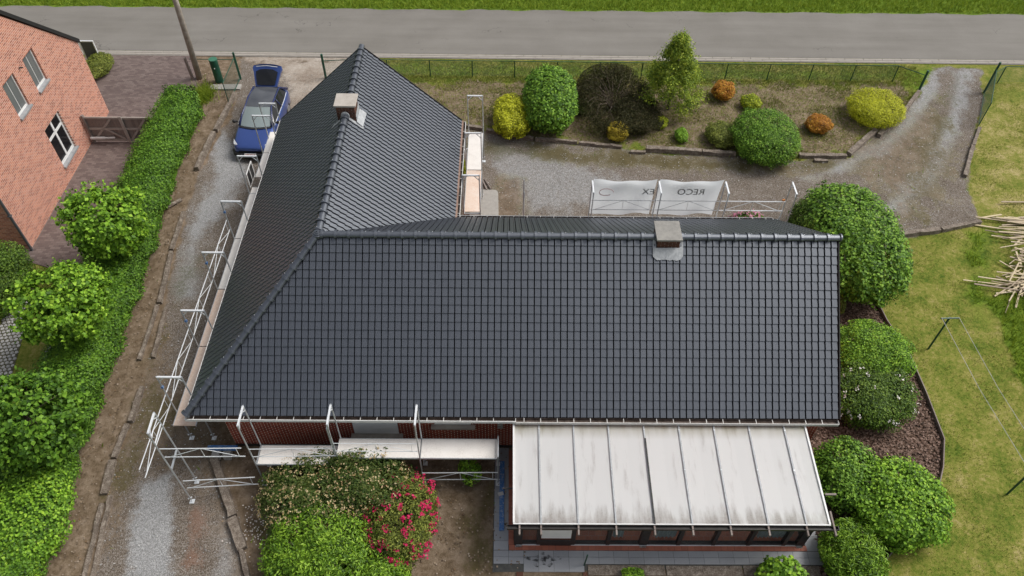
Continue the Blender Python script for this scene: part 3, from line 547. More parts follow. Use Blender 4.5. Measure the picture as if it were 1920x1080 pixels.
gutter((-.02, -.03, EZ), (-.02, LW - .05, EZ), (-1, 0, 0), M['white'], wdt=.07); gutter((XE + .10, YN + .05, EZ - .02), (XE + .10, LW, EZ - .02), (1, 0, 0), M['white'], wdt=0.09)
MB().beam((XE + .05, YN, EZ - .01), (XE + .05, LW, EZ - .01), 0.09, 0.05).build('fascia_board', M['rust'], house)
gutter((XE - .02, YN + .03, EZ), (XR - .05, YN + .03, EZ), (0, 1, 0), M['lead'])
# walls
wx0, wx1, wy0, wy1 = 0.70, XR - .12, 0.45, YN - .45
def wallbox(x0, x1, y0, y1, m, z1=EZ - .08): MB().bb(x0, x1, y0, y1, -.05, z1).build('wall', m, house)
wallbox(wx0, wx1, wy0, wy0 + .28, M['wall']); wallbox(wx0, wx0 + .28, wy0 + .281, LW - .3, M['wally']); wallbox(XE - .62, XE - .34, YN - .18, LW - .3, M['wally'])
wallbox(XE - .33, wx1, YN - .46, YN - .18, M['wall'])
MB().add([(wx1 - .001, wy0 + .281, -.05), (wx1 - .001, wy1 - .02, -.05), (wx1 - .001, wy1 - .02, EZ - .1), (wx1 - .001, YB, ZR - .12), (wx1 - .001, wy0 + .281, EZ - .1), (wx1 - .28, wy0 + .281, -.05), (wx1 - .28, wy1 - .02, -.05), (wx1 - .28, wy1 - .02, EZ - .1), (wx1 - .28, YB, ZR - .12), (wx1 - .28, wy0 + .281, EZ - .1)], [(0, 1, 2, 3, 4), (9, 8, 7, 6, 5)]).build('wall', M['wally'], house)
yy = LW - .28
MB().add([(wx0 + .281, yy, -.05), (XE - .63, yy, -.05), (XE - .63, yy, EZ - .1), (XA, yy, ZR - .15), (wx0 + .281, yy, EZ - .1), (wx0 + .281, yy - .25, -.05), (XE - .63, yy - .25, -.05), (XE - .63, yy - .25, EZ - .1), (XA, yy - .25, ZR - .15), (wx0 + .281, yy - .25, EZ - .1)], [(4, 3, 2, 1, 0), (5, 6, 7, 8, 9)]).build('wall', M['wall'], house)
b = MB(); b.bb(-.02, XR - .02, 0.0, .46, EZ - .13, EZ - .10); b.bb(-.02, .71, .461, LW - .02, EZ - .13, EZ - .10); b.bb(XE - .36, XE + .02, YN, LW - .02, EZ - .13, EZ - .10); b.bb(XE + .02, XR - .02, YN - .46, YN, EZ - .13, EZ - .10)
b.build('soffit', M['white'], house)
MB().bb(wx0 - .01, 9.85, wy0 - .012, wy0 - .001, -.03, .12).build('shadow_gap_strip', M['dark'], house)  # dark strip painted in for the shadow gap at the wall foot
# shuttered windows of the front wall
def shutter(x0, x1, z0_, z1_):
    o = MB().bb(x0, x1, wy0 - .004, wy0 + .01, z0_, z1_).build('window', M['dark'], house); n = max(4, int((z1_ - z0_) / .05)); b = MB()
    for i in range(n): b.bb(x0 + .01, x1 - .01, wy0 - .020, wy0 - .006, z0_ + (z1_ - z0_) * i / n + .002, z0_ + (z1_ - z0_) * (i + 1) / n - .002)
    b.build('roller_shutter', M['shutter'], o); MB().bb(x0 - .1, x1 + .12, wy0 - .16, wy0 - .005, z0_ - .10, z0_ - .02).build('sill', M['sillwarm'], o)
shutter(4.70, 6.14, .84, 2.3); shutter(7.30, 8.47, 1.42, 2.3)
b = MB()
for i in range(4): b.bb(9.30, 9.47, wy0 - .035, wy0 - .003, 1.2 + i * .16, 1.32 + i * .16)
b.build('wall_vent', M['concrete'], house)
# chimneys
def chimney(x0, x1, y0, y1, zb, zt, cap_over, flash, capm):
    core = MB().bb(x0 + .012, x1 - .012, y0 + .012, y1 - .012, zb, zt).build('chimney', M['mortar'], house); me = {}
    for axis, a0, a1, fix in (('x', x0, x1, y0), ('x', x0, x1, y1 - .1), ('y', y0 + .1, y1 - .1, x0), ('y', y0 + .1, y1 - .1, x1 - .1)):
        n = max(2, round((a1 - a0) / .2)); bl = (a1 - a0) / n
        for r in range(int((zt - zb) / .066)):
            h = (r % 2) * .5; edges = [0] + [k - h for k in range(1, n + (1 if h else 0))] + [n]
            for k in range(len(edges) - 1):
                L = (edges[k + 1] - edges[k]) * bl - .012; key = (axis, round(L, 3))
                if L < .03: continue
                if key not in me:
                    m_ = MB().box((0, 0, 0), (L, .1, .054) if axis == 'x' else (.1, L, .054)).mesh('brick'); m_.materials.append(M['brickp']); me[key] = m_
                o = link('brick', me[key], core); c = a0 + (edges[k] + edges[k + 1]) / 2 * bl; z = zb + .033 + r * .066
                o.location = (c, fix + .05, z) if axis == 'x' else (fix + .05, c, z)
    MB().bb(x0 - cap_over, x1 + cap_over, y0 - cap_over, y1 + cap_over, zt, zt + .06).build('cap', capm, core, bevel=.012)
    flash(core)
def fl2(core):
    b = MB(); x0, x1 = 14.02, 14.86; n = 14; top = []; bot = []
    s = (ZR - EZ) / YB
    for i in range(n + 1):
        x = x0 - .04 + (x1 - x0 + .08) * i / n; y0 = 3.90; yb = 3.62 + (0.10 if i in (0, n) else 0.03 if i in (1, n - 1) else 0) + random.uniform(-.015, .015)
        top.append((x, y0, EZ + s * y0 + .11 + random.uniform(-.006, .006))); bot.append((x, yb, EZ + s * yb + .088 + random.uniform(-.006, .006)))
    b.add(top + bot, [(i + 1, i, n + 1 + i, n + 2 + i) for i in range(n)])
    for xa in (x0 - .04, x1 - .06): b.add([(xa, 3.9, EZ + s * 3.9 + .07), (xa + .1, 3.9, EZ + s * 3.9 + .07), (xa + .1, YB, ZR + .07), (xa, YB, ZR + .07)], [(0, 1, 2, 3)])
    b.build('flashing', M['lead'], core)
chimney(14.10, 14.78, 3.92, 4.66, 5.5, 6.22, .05, fl2, M['capg'])
def fl1(core):
    s = (ZR - EZ) / XA; b = MB()
    b.add([(4.20, 10.10, ZR - s * .37 + .13), (4.40, 10.08, ZR - s * .57 + .11), (4.42, 10.92, ZR - s * .59 + .11), (4.20, 10.90, ZR - s * .37 + .13)], [(0, 1, 2, 3)])
    b.add([(4.19, 10.2, ZR - .35), (4.19, 10.9, ZR - .35), (4.19, 10.9, ZR + .1), (4.19, 10.2, ZR + .02)], [(0, 1, 2, 3)])
    b.add([(4.42, 10.02, ZR - s * .59 + .065), (4.40, 10.14, ZR - s * .57 + .07), (3.83, 10.16, ZR + .06), (3.83, 10.06, ZR + .05)], [(0, 1, 2, 3)])
    b.add([(3.28, 10.02, ZR - s * .55 + .06), (3.83, 10.06, ZR + .05), (3.83, 10.16, ZR + .06), (3.34, 10.18, ZR - s * .5 + .06)], [(0, 1, 2, 3)])
    b.tube([(3.83, 10.06, zr + .02), (3.83, 10.12, zr + .02)], [.15, .155], 14)
    b.build('flashing', M['lead'], core)
chimney(3.52, 4.18, 10.17, 10.82, 5.4, 6.45, .055, fl1, M['capst'])

# ------------------------------------------------------------------ conservatory against the front wall
con = thing('conservatory', 'lean-to conservatory with dirty white sheet roof and dark glazed front', 'conservatory', (14.2, -1.5, 0))
CX0, CX1, CYT, CYB, CZT, CZB = 9.80, 18.62, -.05, -3.20, 2.40, 2.20
ribs = [10.56, 11.60, 12.65, 13.72, 14.78, 15.84, 16.90, 17.97]
xsr = [CX0] + ribs + [CX1]
for i in range(9):
    b = MB(); xa, xb = xsr[i] + .012, xsr[i + 1] - .012; n = 8; vs = []
    for j in range(n + 1):
        t = j / n; y = CYT + (CYB - CYT) * t; z = CZT + (CZB - CZT) * t - .012 * math.sin(math.pi * t) + random.uniform(-.003, .003); vs += [(xa, y, z), ((xa + xb) / 2, y, z - .008), (xb, y, z)]
    b.add(vs, [(3 * j + k + 1, 3 * j + k, 3 * j + k + 3, 3 * j + k + 4) for j in range(n) for k in (0, 1)]); b.build('roof_panel', M['sheet'], con)
for i, x in enumerate(ribs):
    MB().beam((x, CYT, CZT + .015), (x, CYB - .02, CZB + .015), 0.045, 0.03).build('roof_rib', M['lead'] , con)
    if i == 3: MB().beam((x + .005, CYT - .55, CZT + .0), (x + .005, CYB - .02, CZB + .034), 0.045, 0.012).build('rubber_strip', M['blackp'], con)
    b = MB()
    for y in (-.32, -1.6): b.box((x, y, CZT + (CZB - CZT) * (y / CYB) + .034), (.05, .035, .012))
    b.build('rib_clip', M['galv'], con)
    MB().beam((x, CYB + .4, CZB - .03), (x, CYB - .30, CZB - .085), 0.045, 0.09).build('rafter_tail', M['greyw'], con)
for x in (CX0 + .16, CX1 + .12): MB().beam((x, CYB + .4, CZB - .03), (x, CYB - .30, CZB - .085), 0.045, 0.09).build('rafter_tail', M['greyw'], con)
MB().beam((CX1 + .1, -2.3, CZB + .02), (CX1 + .42, -2.3, CZB + .02), .05, .05).build('rafter_tail', M['greyw'], con)
MB().beam((CX0, CYT, CZT + .01), (CX0, CYB, CZB + .01), .05, .05).build('edge_trim', M['white'], con); MB().beam((CX1, CYT, CZT + .01), (CX1, CYB, CZB + .01), .05, .05).build('edge_trim', M['white'], con)
MB().beam((CX0 - .02, CYB - .02, CZB + .012), (CX1 + .02, CYB - .02, CZB + .012), .03, .03).build('eave_trim', M['white'], con)
b = MB(); b.bb(CX0 - .18, CX1 + .22, CYB - .15, CYB - .14, CZB - .11, CZB - .02); b.bb(CX0 - .18, CX1 + .22, CYB - .04, CYB - .036, CZB - .11, CZB - .02); b.bb(CX0 - .18, CX1 + .22, CYB - .139, CYB - .041, CZB - .11, CZB - .10)
b.bb(CX0 - .19, CX0 - .18, CYB - .15, CYB - .03, CZB - .11, CZB); b.bb(CX1 + .22, CX1 + .235, CYB - .15, CYB - .03, CZB - .11, CZB); b.build('gutter', M['dark'], con)
GYF = -2.84
b = MB(); b.bb(CX0 + .1, CX1 - .1, GYF - .05, GYF + .05, .05, .15); b.bb(CX0 + .1, CX1 - .1, GYF - .05, GYF + .05, 2.05, 2.18); b.build('frame_rail', M['dark'], con)
MB().bb(CX0 + .1, CX1 - .1, GYF - .075, GYF - .052, .03, .06).build('threshold', M['alu'], con)
pw = [CX0 + .16] + ribs + [CX1 - .16]
for i, x in enumerate(pw):
    w2 = .12 if i in (0, 4, 9) else .055
    MB().bb(x - w2, x + w2, GYF - .07, GYF + .07, .0, 2.14).build('post', M['dark'], con)
    if i in (0, 4, 9): MB().box((x, GYF - .1, .015), (.2, .06, .03)).build('post_foot', M['zinc'], con)
for i in range(9):
    xa, xb = pw[i] + .06, pw[i + 1] - .06
    MB().bb(xa, xb, GYF - .004, GYF + .004, .15, 2.05).build('window_pane', M['glass'], con)
x = (pw[1] + pw[2]) / 2
d_ = MB().bb(pw[1] + .055, pw[2] - .055, GYF - .08, GYF - .055, .02, .42).build('door_kick_panel', M['dark'], con); MB().bb(pw[1] + .08, pw[2] - .08, GYF - .055, GYF - .03, .50, 1.5).build('door_blind', M['shutter'], con)
for (xa, xb, za, zb) in ((12.80, 13.12, .12, 1.7), (14.06, 14.72, .12, 1.7), (17.15, 18.25, .14, 1.7)):
    b = MB(); n = int((xb - xa) / .035); vs = []
    for j in range(n + 1):
        xx = xa + (xb - xa) * j / n; vs += [(xx, GYF + .16 + .03 * math.sin(j * 1.9) , za + .02 * math.sin(j * 2.3)), (xx, GYF + .16 + .03 * math.sin(j * 1.9), zb)]
    b.add(vs, [(2 * j, 2 * j + 2, 2 * j + 3, 2 * j + 1) for j in range(n)]); b.build('curtain', M['curtain'], con)
MB().bb(CX0 + .02, CX0 + .06, GYF + .08, .42, .0, 2.1).build('side_wall', M['dark'], con); MB().bb(CX1 - .08, CX1 - .04, GYF + .08, .42, .0, 2.1).build('side_wall', M['dark'], con)
b = MB(); b.bb(CX0 + .07, CX1 - .09, GYF + .06, .44, -.02, .03)
fm = brickmat('red floor tiles', [(0.34, 0.11, 0.07), (0.46, 0.17, 0.10)], 0.2, 0.2, (0.3, 0.22, 0.18), (0.3, 0.22, 0.18), 0.01)
_s = [n for n in fm.node_tree.nodes if n.bl_idname == 'ShaderNodeSeparateXYZ'][0]
for l in [l for l in fm.node_tree.links if l.from_socket == _s.outputs[2]]:
    t = l.to_socket; fm.node_tree.links.remove(l); fm.node_tree.links.new(_s.outputs[1], t)
b.build('floor', fm, con)
tm = MB().box((0, 0, 0), (.192, .16, .06)).mesh('sill_tile'); tm.materials.append(M['redtile'])
for i in range(45):
    o = link('sill_tile', tm, con); o.location = Vector((9.78 + i * .2, -2.975, .0)) - con.location
for i in range(16):
    o = link('sill_tile', tm, con); o.location = Vector((9.75, -2.79 + i * .2, -.001)) - con.location; o.rotation_euler.z = math.pi / 2
MB().box((9.66, -2.05, 2.0), (.35, .03, .04)).build('wall_hook', M['dark'], con)

# patio
pat = struct(MB().add([(9.2, -3.72, -.006), (19.12, -3.50, -.006), (19.12, -2.0, -.006), (9.8, -2.0, -.006), (9.66, .42, -.006), (9.2, .42, -.006)], [(0, 1, 2, 3, 4, 5)]).build('patio', mat('patio joint', [(0.05, 0.05, 0.05), (0.10, 0.10, 0.09)], 9, 0.95)))
def slab(x0, x1, y0, y1):
    o = MB().box((0, 0, 0), (x1 - x0 - .008, y1 - y0 - .008, .05)).build('slab', M['slab'], pat); o.location = ((x0 + x1) / 2, (y0 + y1) / 2, -.018 + random.uniform(-.002, .002)); o.rotation_euler = (random.uniform(-.003, .003), random.uniform(-.003, .003), 0)
yk = .40
while yk > -3.0: slab(9.22, 9.67, max(yk - .45, -3.05), yk); yk -= .45
xk = 9.22
while xk < 18.9:
    x2 = min(xk + .45, 19.1); slab(xk, x2, -3.26, -3.06); slab(xk, x2, -3.71 if 9.9 < xk < 11.9 else -3.47, -3.26); xk += .45
yk = -3.05
while yk < -2.1: slab(18.66, 19.1, yk, yk + .45); yk += .45
struct(MB().add([(10.7 + .42 * math.cos(a) * (1 + .35 * math.sin(3 * a) + .2 * math.sin(7 * a)), -3.36 + .2 * math.sin(a) * (1 + .3 * math.sin(5 * a)), .0115) for a in [k * .157 for k in range(40)]], [tuple(range(40))]).build('scorch_mark', M['soot']))
scm = M['soot'].node_tree; _b = scm.nodes['Principled BSDF']; _t = scm.nodes.new('ShaderNodeBsdfTransparent'); _m = scm.nodes.new('ShaderNodeMixShader'); _x = scm.nodes.new('ShaderNodeMath'); _x.operation = 'MULTIPLY_ADD'; _x.use_clamp = True
_nz = scm.nodes.new('ShaderNodeTexNoise'); _nz.inputs['Scale'].default_value = 6; _nz.inputs['Detail'].default_value = 6; _g = scm.nodes.new('ShaderNodeNewGeometry'); scm.links.new(_g.outputs['Position'], _nz.inputs['Vector'])
scm.links.new(_nz.outputs['Fac'], _x.inputs[0]); _x.inputs[1].default_value = 5.0; _x.inputs[2].default_value = -2.3; scm.links.new(_x.outputs[0], _m.inputs[0]); scm.links.new(_t.outputs[0], _m.inputs[1]); scm.links.new(_b.outputs[0], _m.inputs[2]); scm.links.new(_m.outputs[0], scm.nodes['Material Output'].inputs['Surface'])
st = thing('garden_step', 'low grey concrete step below the patio edge at the picture bottom', 'step', (10.9, -3.9, 0)); MB().bb(10.12, 11.85, -4.2, -3.73, -.2, -.06).build('tread', M['slab'], st); MB().bb(9.9, 10.1, -4.2, -3.72, -.15, .02).build('side_brick', M['brickp'], st); MB().bb(11.87, 12.0, -4.2, -3.72, -.15, .02).build('side_brick', M['brickp'], st)
tag(MB().tube([(11.92, -3.5, -.02), (11.94, -3.55, .85)], .025, 8).build('handrail_post', M['green']), 'thin green post beside the concrete step at the patio edge', 'post')
for k, (xa, xb, y) in enumerate(((12.02, 14.3, -3.60), (14.34, 16.6, -3.61), (16.64, 18.9, -3.60))):
    tag(MB().bb(xa, xb, y - .2, y + .1, -.15, .02).build('timber_beam', M['sleeper'], bevel=.01), ['weathered timber edging beam nearest the concrete step, below the patio', 'weathered middle timber edging beam in the row below the patio', 'weathered timber edging beam behind the light leafy plant below the patio'][k], 'timber beam', 'timber edging below the patio')
pl = thing('painted_plank', 'long worn blue plank lying beside the conservatory', 'plank', (9.46, -1.4, 0)); MB().bb(9.38, 9.53, -2.45, -.10, .01, .045).build('board', M['blue'], pl); MB().box((9.42, -1.25, .05), (.17, .12, .02), .3).build('metal_plate', M['zinc'], pl)

# ------------------------------------------------------------------ neighbour's house
NX, NY0, NY1, NR, NEZ, NRZ = -9.65, 9.35, 18.55, 13.95, 3.75, 7.80
nh = thing('neighbour_house', 'salmon brick house with gable wall and dark roof edge beyond the hedge', 'house', (NX, 13.95, 0))
holes = [(14.50, 15.40, 3.95, 5.42), (12.68, 13.62, 3.95, 5.42), (13.62, 15.05, .72, 2.62)]
ysb = sorted({NY0, NY1, *[h[0] for h in holes], *[h[1] for h in holes]}); zsb = sorted({-.05, 8.2, *[h[2] for h in holes], *[h[3] for h in holes]})
b = MB()
for i in range(len(ysb) - 1):
    for j in range(len(zsb) - 1):
        cy, cz = (ysb[i] + ysb[i + 1]) / 2, (zsb[j] + zsb[j + 1]) / 2
        if any(h[0] < cy < h[1] and h[2] < cz < h[3] for h in holes): continue
        b.add([(NX, ysb[i], zsb[j]), (NX, ysb[i + 1], zsb[j]), (NX, ysb[i + 1], zsb[j + 1]), (NX, ysb[i], zsb[j + 1])], [(0, 1, 2, 3)])
for h in holes:
    xi = NX - .14
    b.add([(NX, h[0], h[2]), (xi, h[0], h[2]), (xi, h[0], h[3]), (NX, h[0], h[3])], [(0, 1, 2, 3)]); b.add([(NX, h[1], h[2]), (NX, h[1], h[3]), (xi, h[1], h[3]), (xi, h[1], h[2])], [(0, 1, 2, 3)])
    b.add([(NX, h[0], h[3]), (xi, h[0], h[3]), (xi, h[1], h[3]), (NX, h[1], h[3])], [(0, 1, 2, 3)])
me = b.mesh('wall', nh.location); bm = bmesh.new(); bm.from_mesh(me); sl = (NRZ - NEZ) / (NY1 - NR)
for sg in (1, -1):
    bmesh.ops.bisect_plane(bm, geom=bm.verts[:] + bm.edges[:] + bm.faces[:], plane_co=(0, 0, NRZ), plane_no=(0, sg * sl, 1), clear_outer=True)
bm.to_mesh(me); bm.free(); me.materials.append(M['nwall']); link('wall', me, nh)
b = MB().add([(NX - 9, NY0, -.05), (NX - .001, NY0, -.05), (NX - .001, NY0, NEZ), (NX - 9, NY0, NEZ)], [(0, 1, 2, 3)]); b.build('wall', M['nwallx'], nh); b = MB().add([(NX - 9, NY1, -.05), (NX - .001, NY1, -.05), (NX - .001, NY1, NEZ), (NX - 9, NY1, NEZ)], [(3, 2, 1, 0)]); b.build('wall', M['nwallx'], nh)
b = MB()
for ya in (NY1 + .12, NY0 - .12):
    b.add([(NX + .07, ya, NEZ - .10), (NX - 9, ya, NEZ - .10), (NX - 9, NR, NRZ + .1), (NX + .07, NR, NRZ + .1), (NX + .07, ya, NEZ + .10), (NX - 9, ya, NEZ + .10), (NX - 9, NR, NRZ + .3), (NX + .07, NR, NRZ + .3)], [(0, 1, 2, 3), (4, 7, 6, 5), (0, 3, 7, 4), (0, 4, 5, 1), (1, 5, 6, 2)])
b.build('roof', M['blackp'], nh)
for k, h in enumerate(holes):
    xi = NX - .135; f_w = .06; b = MB(); big = k == 2
    if big: f_w = .09
    b.bb(xi, xi + .05, h[0], h[0] + f_w, h[2], h[3]); b.bb(xi, xi + .05, h[1] - f_w, h[1], h[2], h[3]); b.bb(xi, xi + .049, h[0] + f_w, h[1] - f_w, h[2], h[2] + f_w * 1.4); b.bb(xi, xi + .049, h[0] + f_w, h[1] - f_w, h[3] - f_w, h[3])
    ym = (h[0] + h[1]) / 2
    if big: b.bb(xi, xi + .052, ym - .06, ym + .06, h[2] + .13, h[3] - .09); b.bb(xi, xi + .048, h[0] + .09, ym - .06, h[3] - .66, h[3] - .55); b.bb(xi, xi + .048, ym + .06, h[1] - .09, h[3] - .66, h[3] - .55)
    else: b.bb(xi, xi + .03, ym - .012, ym + .012, h[2] + .08, h[3] - .06)
    wo = b.build('window', M['white'], nh)
    if big:
        for (a0, a1) in ((h[0] + .09, ym - .06), (ym + .06, h[1] - .09)):
            for (c0, c1) in ((h[2] + .126, h[3] - .66), (h[3] - .55, h[3] - .09)): MB().bb(xi + .012, xi + .02, a0, a1, c0, c1).build('pane', M['dglass'], wo)
    else:
        MB().bb(xi + .012, xi + .02, h[0] + .06, ym - .012, h[2] + .084, h[3] - .06).build('pane', M['nglass'], wo); MB().bb(xi + .012, xi + .02, ym + .012, h[1] - .06, h[2] + .084, h[3] - .06).build('pane', M['nglass'], wo)
    MB().bb(xi - .02, NX + .09, h[0] - .04, h[1] + .04, h[2] - .07, h[2] - .002).build('sill', M['stone_sill'], wo)
MB().tube([(NX + .06, NY0 - .07, 0), (NX + .06, NY0 - .07, NEZ - .1)], .055, 10).build('downpipe', M['panelg'], nh); MB().box((NX + .06, NY0 - .07, 1.9), (.14, .14, .03)).build('pipe_bracket', M['panelg'], nh)
MB().beam((NX + .03, 14.05, 5.35), (NX + .12, 14.15, 5.30), .04, .04).build('wall_anchor', M['blackp'], nh)
pa_, pb_ = (-12.208,22.91,1.15), (-11.573,22.871,1.15)
pn = thing('sign_panel', 'grey rectangular panel in a pale frame beside the neighbour\'s front corner', 'panel', (pa_[0] + .3, pa_[1], 0)); px0, px1, py_ = pa_[0], pb_[0], pa_[1]
MB().bb(px0, px1, py_ - .02, py_ + .02, .10, 1.12).build('panel', M['panelg'], pn); MB().bb(px0 - .03, px1 + .05, py_ - .04, py_ + .04, 1.12, 1.17).build('frame', M['alu'], pn)
for xx in (px0 - .03, px1): MB().bb(xx, xx + .045, py_ - .04, py_ + .04, 0, 1.119).build('frame', M['alu'], pn)
# wooden double gate
gt = thing('wooden_gate', 'grey weathered wooden double gate with diagonal braces beside the salmon house', 'gate', (-8.2, 16.25, 0))
GX_A, GX_B, GXM = -9.58, -6.5, -7.86
x = GX_A + .1
while x < GX_B: MB().bb(x, x + .125, 16.27, 16.29, .08, 1.38 + random.uniform(-.015, .015)).build('plank', M['greyw'], gt); x += .135
for xa, xb in ((GX_A + .1, GXM - .05), (GXM + .05, GX_B)):
    for z in (.14, .76, 1.36): MB().bb(xa, xb, 16.22, 16.268, z - .05, z + .05).build('rail', M['railw'], gt)
    xm = (xa + xb) / 2
    MB().beam((xa + .1, 16.235, .2), (xm + .35, 16.235, 1.3), .03, .09).build('brace', M['railw'], gt); MB().beam((xb - .1, 16.236, .2), (xm - .1, 16.236, .80), .03, .09).build('brace', M['railw'], gt)
MB().bb(GXM - .07, GXM + .07, 16.18, 16.219, .02, 1.46).build('stile', M['railw'], gt); MB().bb(GX_A, GX_A + .1, 16.17, 16.3, 0, 1.5).build('post', M['greyw'], gt)
b = MB().beam((-9.55, 16.12, .32), (-8.9, 16.14, .32), .10, .08); b.beam((-8.9, 16.14, .32), (-8.45, 16.17, .32), .06, .05); b.build('gate_opener', M['white'], gt)

# ------------------------------------------------------------------ fences and gates
def wires(b, p, q, z0, z1, step=0.075, r=0.0022):
    p, q = Vector(p), Vector(q); L = (q - p).length; d = (q - p) / L; h = z1 - z0; n = int((L + h) / step)
    for i in range(n):
        s = -h + i * step
        for sg in (0, 1):
            a, c = s, s + h; za, zc = (z0, z1) if sg == 0 else (z1, z0); t0 = max(0, -a / h); t1 = min(1, (L - a) / h)
            if t1 <= t0: continue
            A = p + d * (a + h * t0); B = p + d * (a + h * t1); A = Vector((A.x, A.y, za + (zc - za) * t0)); B = Vector((B.x, B.y, za + (zc - za) * t1)); b.tube([A, B], r, 3, cap=False)
fn = thing('wire_fence', 'long low green wire mesh fence along the road verge', 'fence', (16, 21.75, 0))
fy = lambda x: 21.83 - .0046 * (x - 5)
px_ = [3.45 + 2.154 * i for i in range(13)]
for x in px_: MB().tube([(x, fy(x), 0), (x, fy(x), .93)], .026, 7).build('post', M['green'], fn)
MB().tube([(2.0, fy(2), .92), (29.3, fy(29.3), .92)], .020, 6).build('top_rail', M['green'], fn); MB().tube([(29.3, fy(29.3), .91), (30.3, 20.86, .95)], .018, 6).build('corner_rail', M['green'], fn)
b = MB(); wires(b, (2.0, fy(2), 0), (29.3, fy(29.3), 0), .04, .90); b.build('wire_mesh', M['wire'], fn, kind='stuff')
tag(MB().tube([(30.34, 20.83, 0), (30.34, 20.83, 1.22)], .06, 10).build('gate_post', M['green']), 'thick green gate post at the left edge of the right-hand drive', 'gate post')
def mesh_gate(name, label, a, c, z0, z1, tall, post_r=.055):
    a, c = Vector(a), Vector(c); t = thing(name, label, 'gate', a)
    MB().tube([a, a + Vector((0, 0, tall))], post_r, 9).build('post', M['green'], t); b = MB()
    for z in (z0, z1): b.tube([a + Vector((0, 0, z)), c + Vector((0, 0, z))], .022, 6)
    for q in (a + (c - a) * .04, c): b.tube([q + Vector((0, 0, z0)), q + Vector((0, 0, z1))], .022, 6)
    b.build('leaf_frame', M['green'], t); b = MB(); wires(b, a, c, z0, z1, .07, .0022); b.build('wire_mesh', M['wire'], t, kind='stuff')
    return t
g1 = mesh_gate('mesh_gate', 'green mesh gate standing open beside the green mailbox column', (-3.99, 21.42, 0), (-4.02, 19.2, 0), .08, 1.25, 1.5)
MB().tube([(-6.35, 21.6, 1.0), (-3.99, 21.42, 1.1)], .018, 6).build('side_rail', M['green'], g1)
g2 = mesh_gate('mesh_gate', 'green mesh gate standing open at the right side of the right-hand drive', (33.68, 20.83, 0), (32.25, 18.0, 0), .05, 1.35, 1.72)
tag(MB().tube([(.30, 21.58, 0), (.30, 21.58, 1.35)], .06, 9).build('gate_post', M['green']), 'green gate post standing at the tiled roof\'s far left verge', 'gate post')
f3 = thing('wire_fence', 'short green wire fence end at the right picture edge by the road', 'fence', (34.7, 21.7, 0))
for x in (34.71, 37.2): MB().tube([(x, 21.69, 0), (x, 21.69, .96)], .03, 7).build('post', M['green'], f3)
MB().tube([(34.71, 21.69, .95), (39, 21.66, .95)], .02, 6).build('top_rail', M['green'], f3); MB().tube([(33.68, 20.9, 1.0), (34.71, 21.69, .95)], .02, 6).build('corner_rail', M['green'], f3)
b = MB(); wires(b, (34.71, 21.69, 0), (39, 21.66, 0), .04, .92); wires(b, (33.7, 20.9, 0), (34.71, 21.69, 0), .04, .92); b.build('wire_mesh', M['wire'], f3, kind='stuff')
f4 = thing('wire_fence', 'short green wire fence running from the gate post behind the tiled roof', 'fence', (1.2, 21.8, 0))
MB().tube([(.30, 21.58, .98), (2.0, 21.86, .92)], .02, 6).build('top_rail', M['green'], f4); MB().tube([(1.95, 21.86, 0), (1.95, 21.86, .98)], .026, 7).build('post', M['green'], f4); b = MB(); wires(b, (.3, 21.58, 0), (1.95, 21.86, 0), .04, .92); b.build('wire_mesh', M['wire'], f4, kind='stuff')
# left drive gate surroundings
mbx = thing('mailbox_column', 'stout green cylindrical mailbox column by the driveway entrance', 'mailbox', (-5.0, 21.2, 0))
b = MB(); b.tube([(-5, 21.2, 0), (-5, 21.2, 1.22), (-5, 21.2, 1.25)], [.2, .2, .19], 22); b.build('column', M['green'], mbx, smooth=False); MB().tube([(-5, 21.2, 1.251), (-5, 21.2, 1.28)], [.21, .20], 22).build('lid', mat('pale green lid', [(0.03, 0.14, 0.085), (0.05, 0.17, 0.105)], 6, 0.4), mbx); MB().box((-4.97, 21.0, .85), (.05, .02, .05)).build('lock', M['white'], mbx)
tag(MB().box((-4.55, 20.65, .02), (1.5, .42, .09), .03).build('concrete_slab', M['concrete'], bevel=.01), 'grey concrete slab on the soil below the green mailbox column', 'slab')
tag(MB().tube([(-6.08, 21.45, -.1), (-6.0, 21.5, 4), (-5.92, 21.55, 8.5)], [.15, .13, .11], 12).build('utility_pole', M['polew'], smooth=True), 'tall grey utility pole beside the neighbour\'s paved drive', 'pole')
tag(MB().beam((-6.38, 21.35, -.05), (-6.42, 21.32, 1.25), .10, .12).build('wooden_post', M['greyw']), 'short weathered post leaning next to the utility pole base', 'post')

# ------------------------------------------------------------------ timber edging sleepers
def sleeper(p, q, wd, h, label, group):
    wd *= 1.3; h *= 1.45; p, q = Vector((p[0], p[1], 0)), Vector((q[0], q[1], 0)); d = q - p; L = d.length; b = MB(); n = max(3, int(L / .22)); vs = []
    for i in range(n + 1):
        t = i / n - .5; j = lambda s: random.uniform(-s, s)
        vs += [(t * L, -wd / 2 + j(.018), -.06), (t * L, wd / 2 + j(.018), -.06), (t * L, wd / 2 - .012 + j(.018), h + j(.018)), (t * L, -wd / 2 + .012 + j(.018), h + j(.018))]
    fs = [(4 * i + k, 4 * i + (k + 1) % 4, 4 * i + 4 + (k + 1) % 4, 4 * i + 4 + k) for i in range(n) for k in range(4)] + [(3, 2, 1, 0), (4 * n, 4 * n + 1, 4 * n + 2, 4 * n + 3)]
    b.add(vs, [tuple(reversed(f)) for f in fs]); o = b.build('timber_sleeper', M['sleeper']); o.location = (p + q) / 2; o.rotation_euler.z = math.atan2(d.y, d.x)
    return tag(o, label, 'timber sleeper', group)
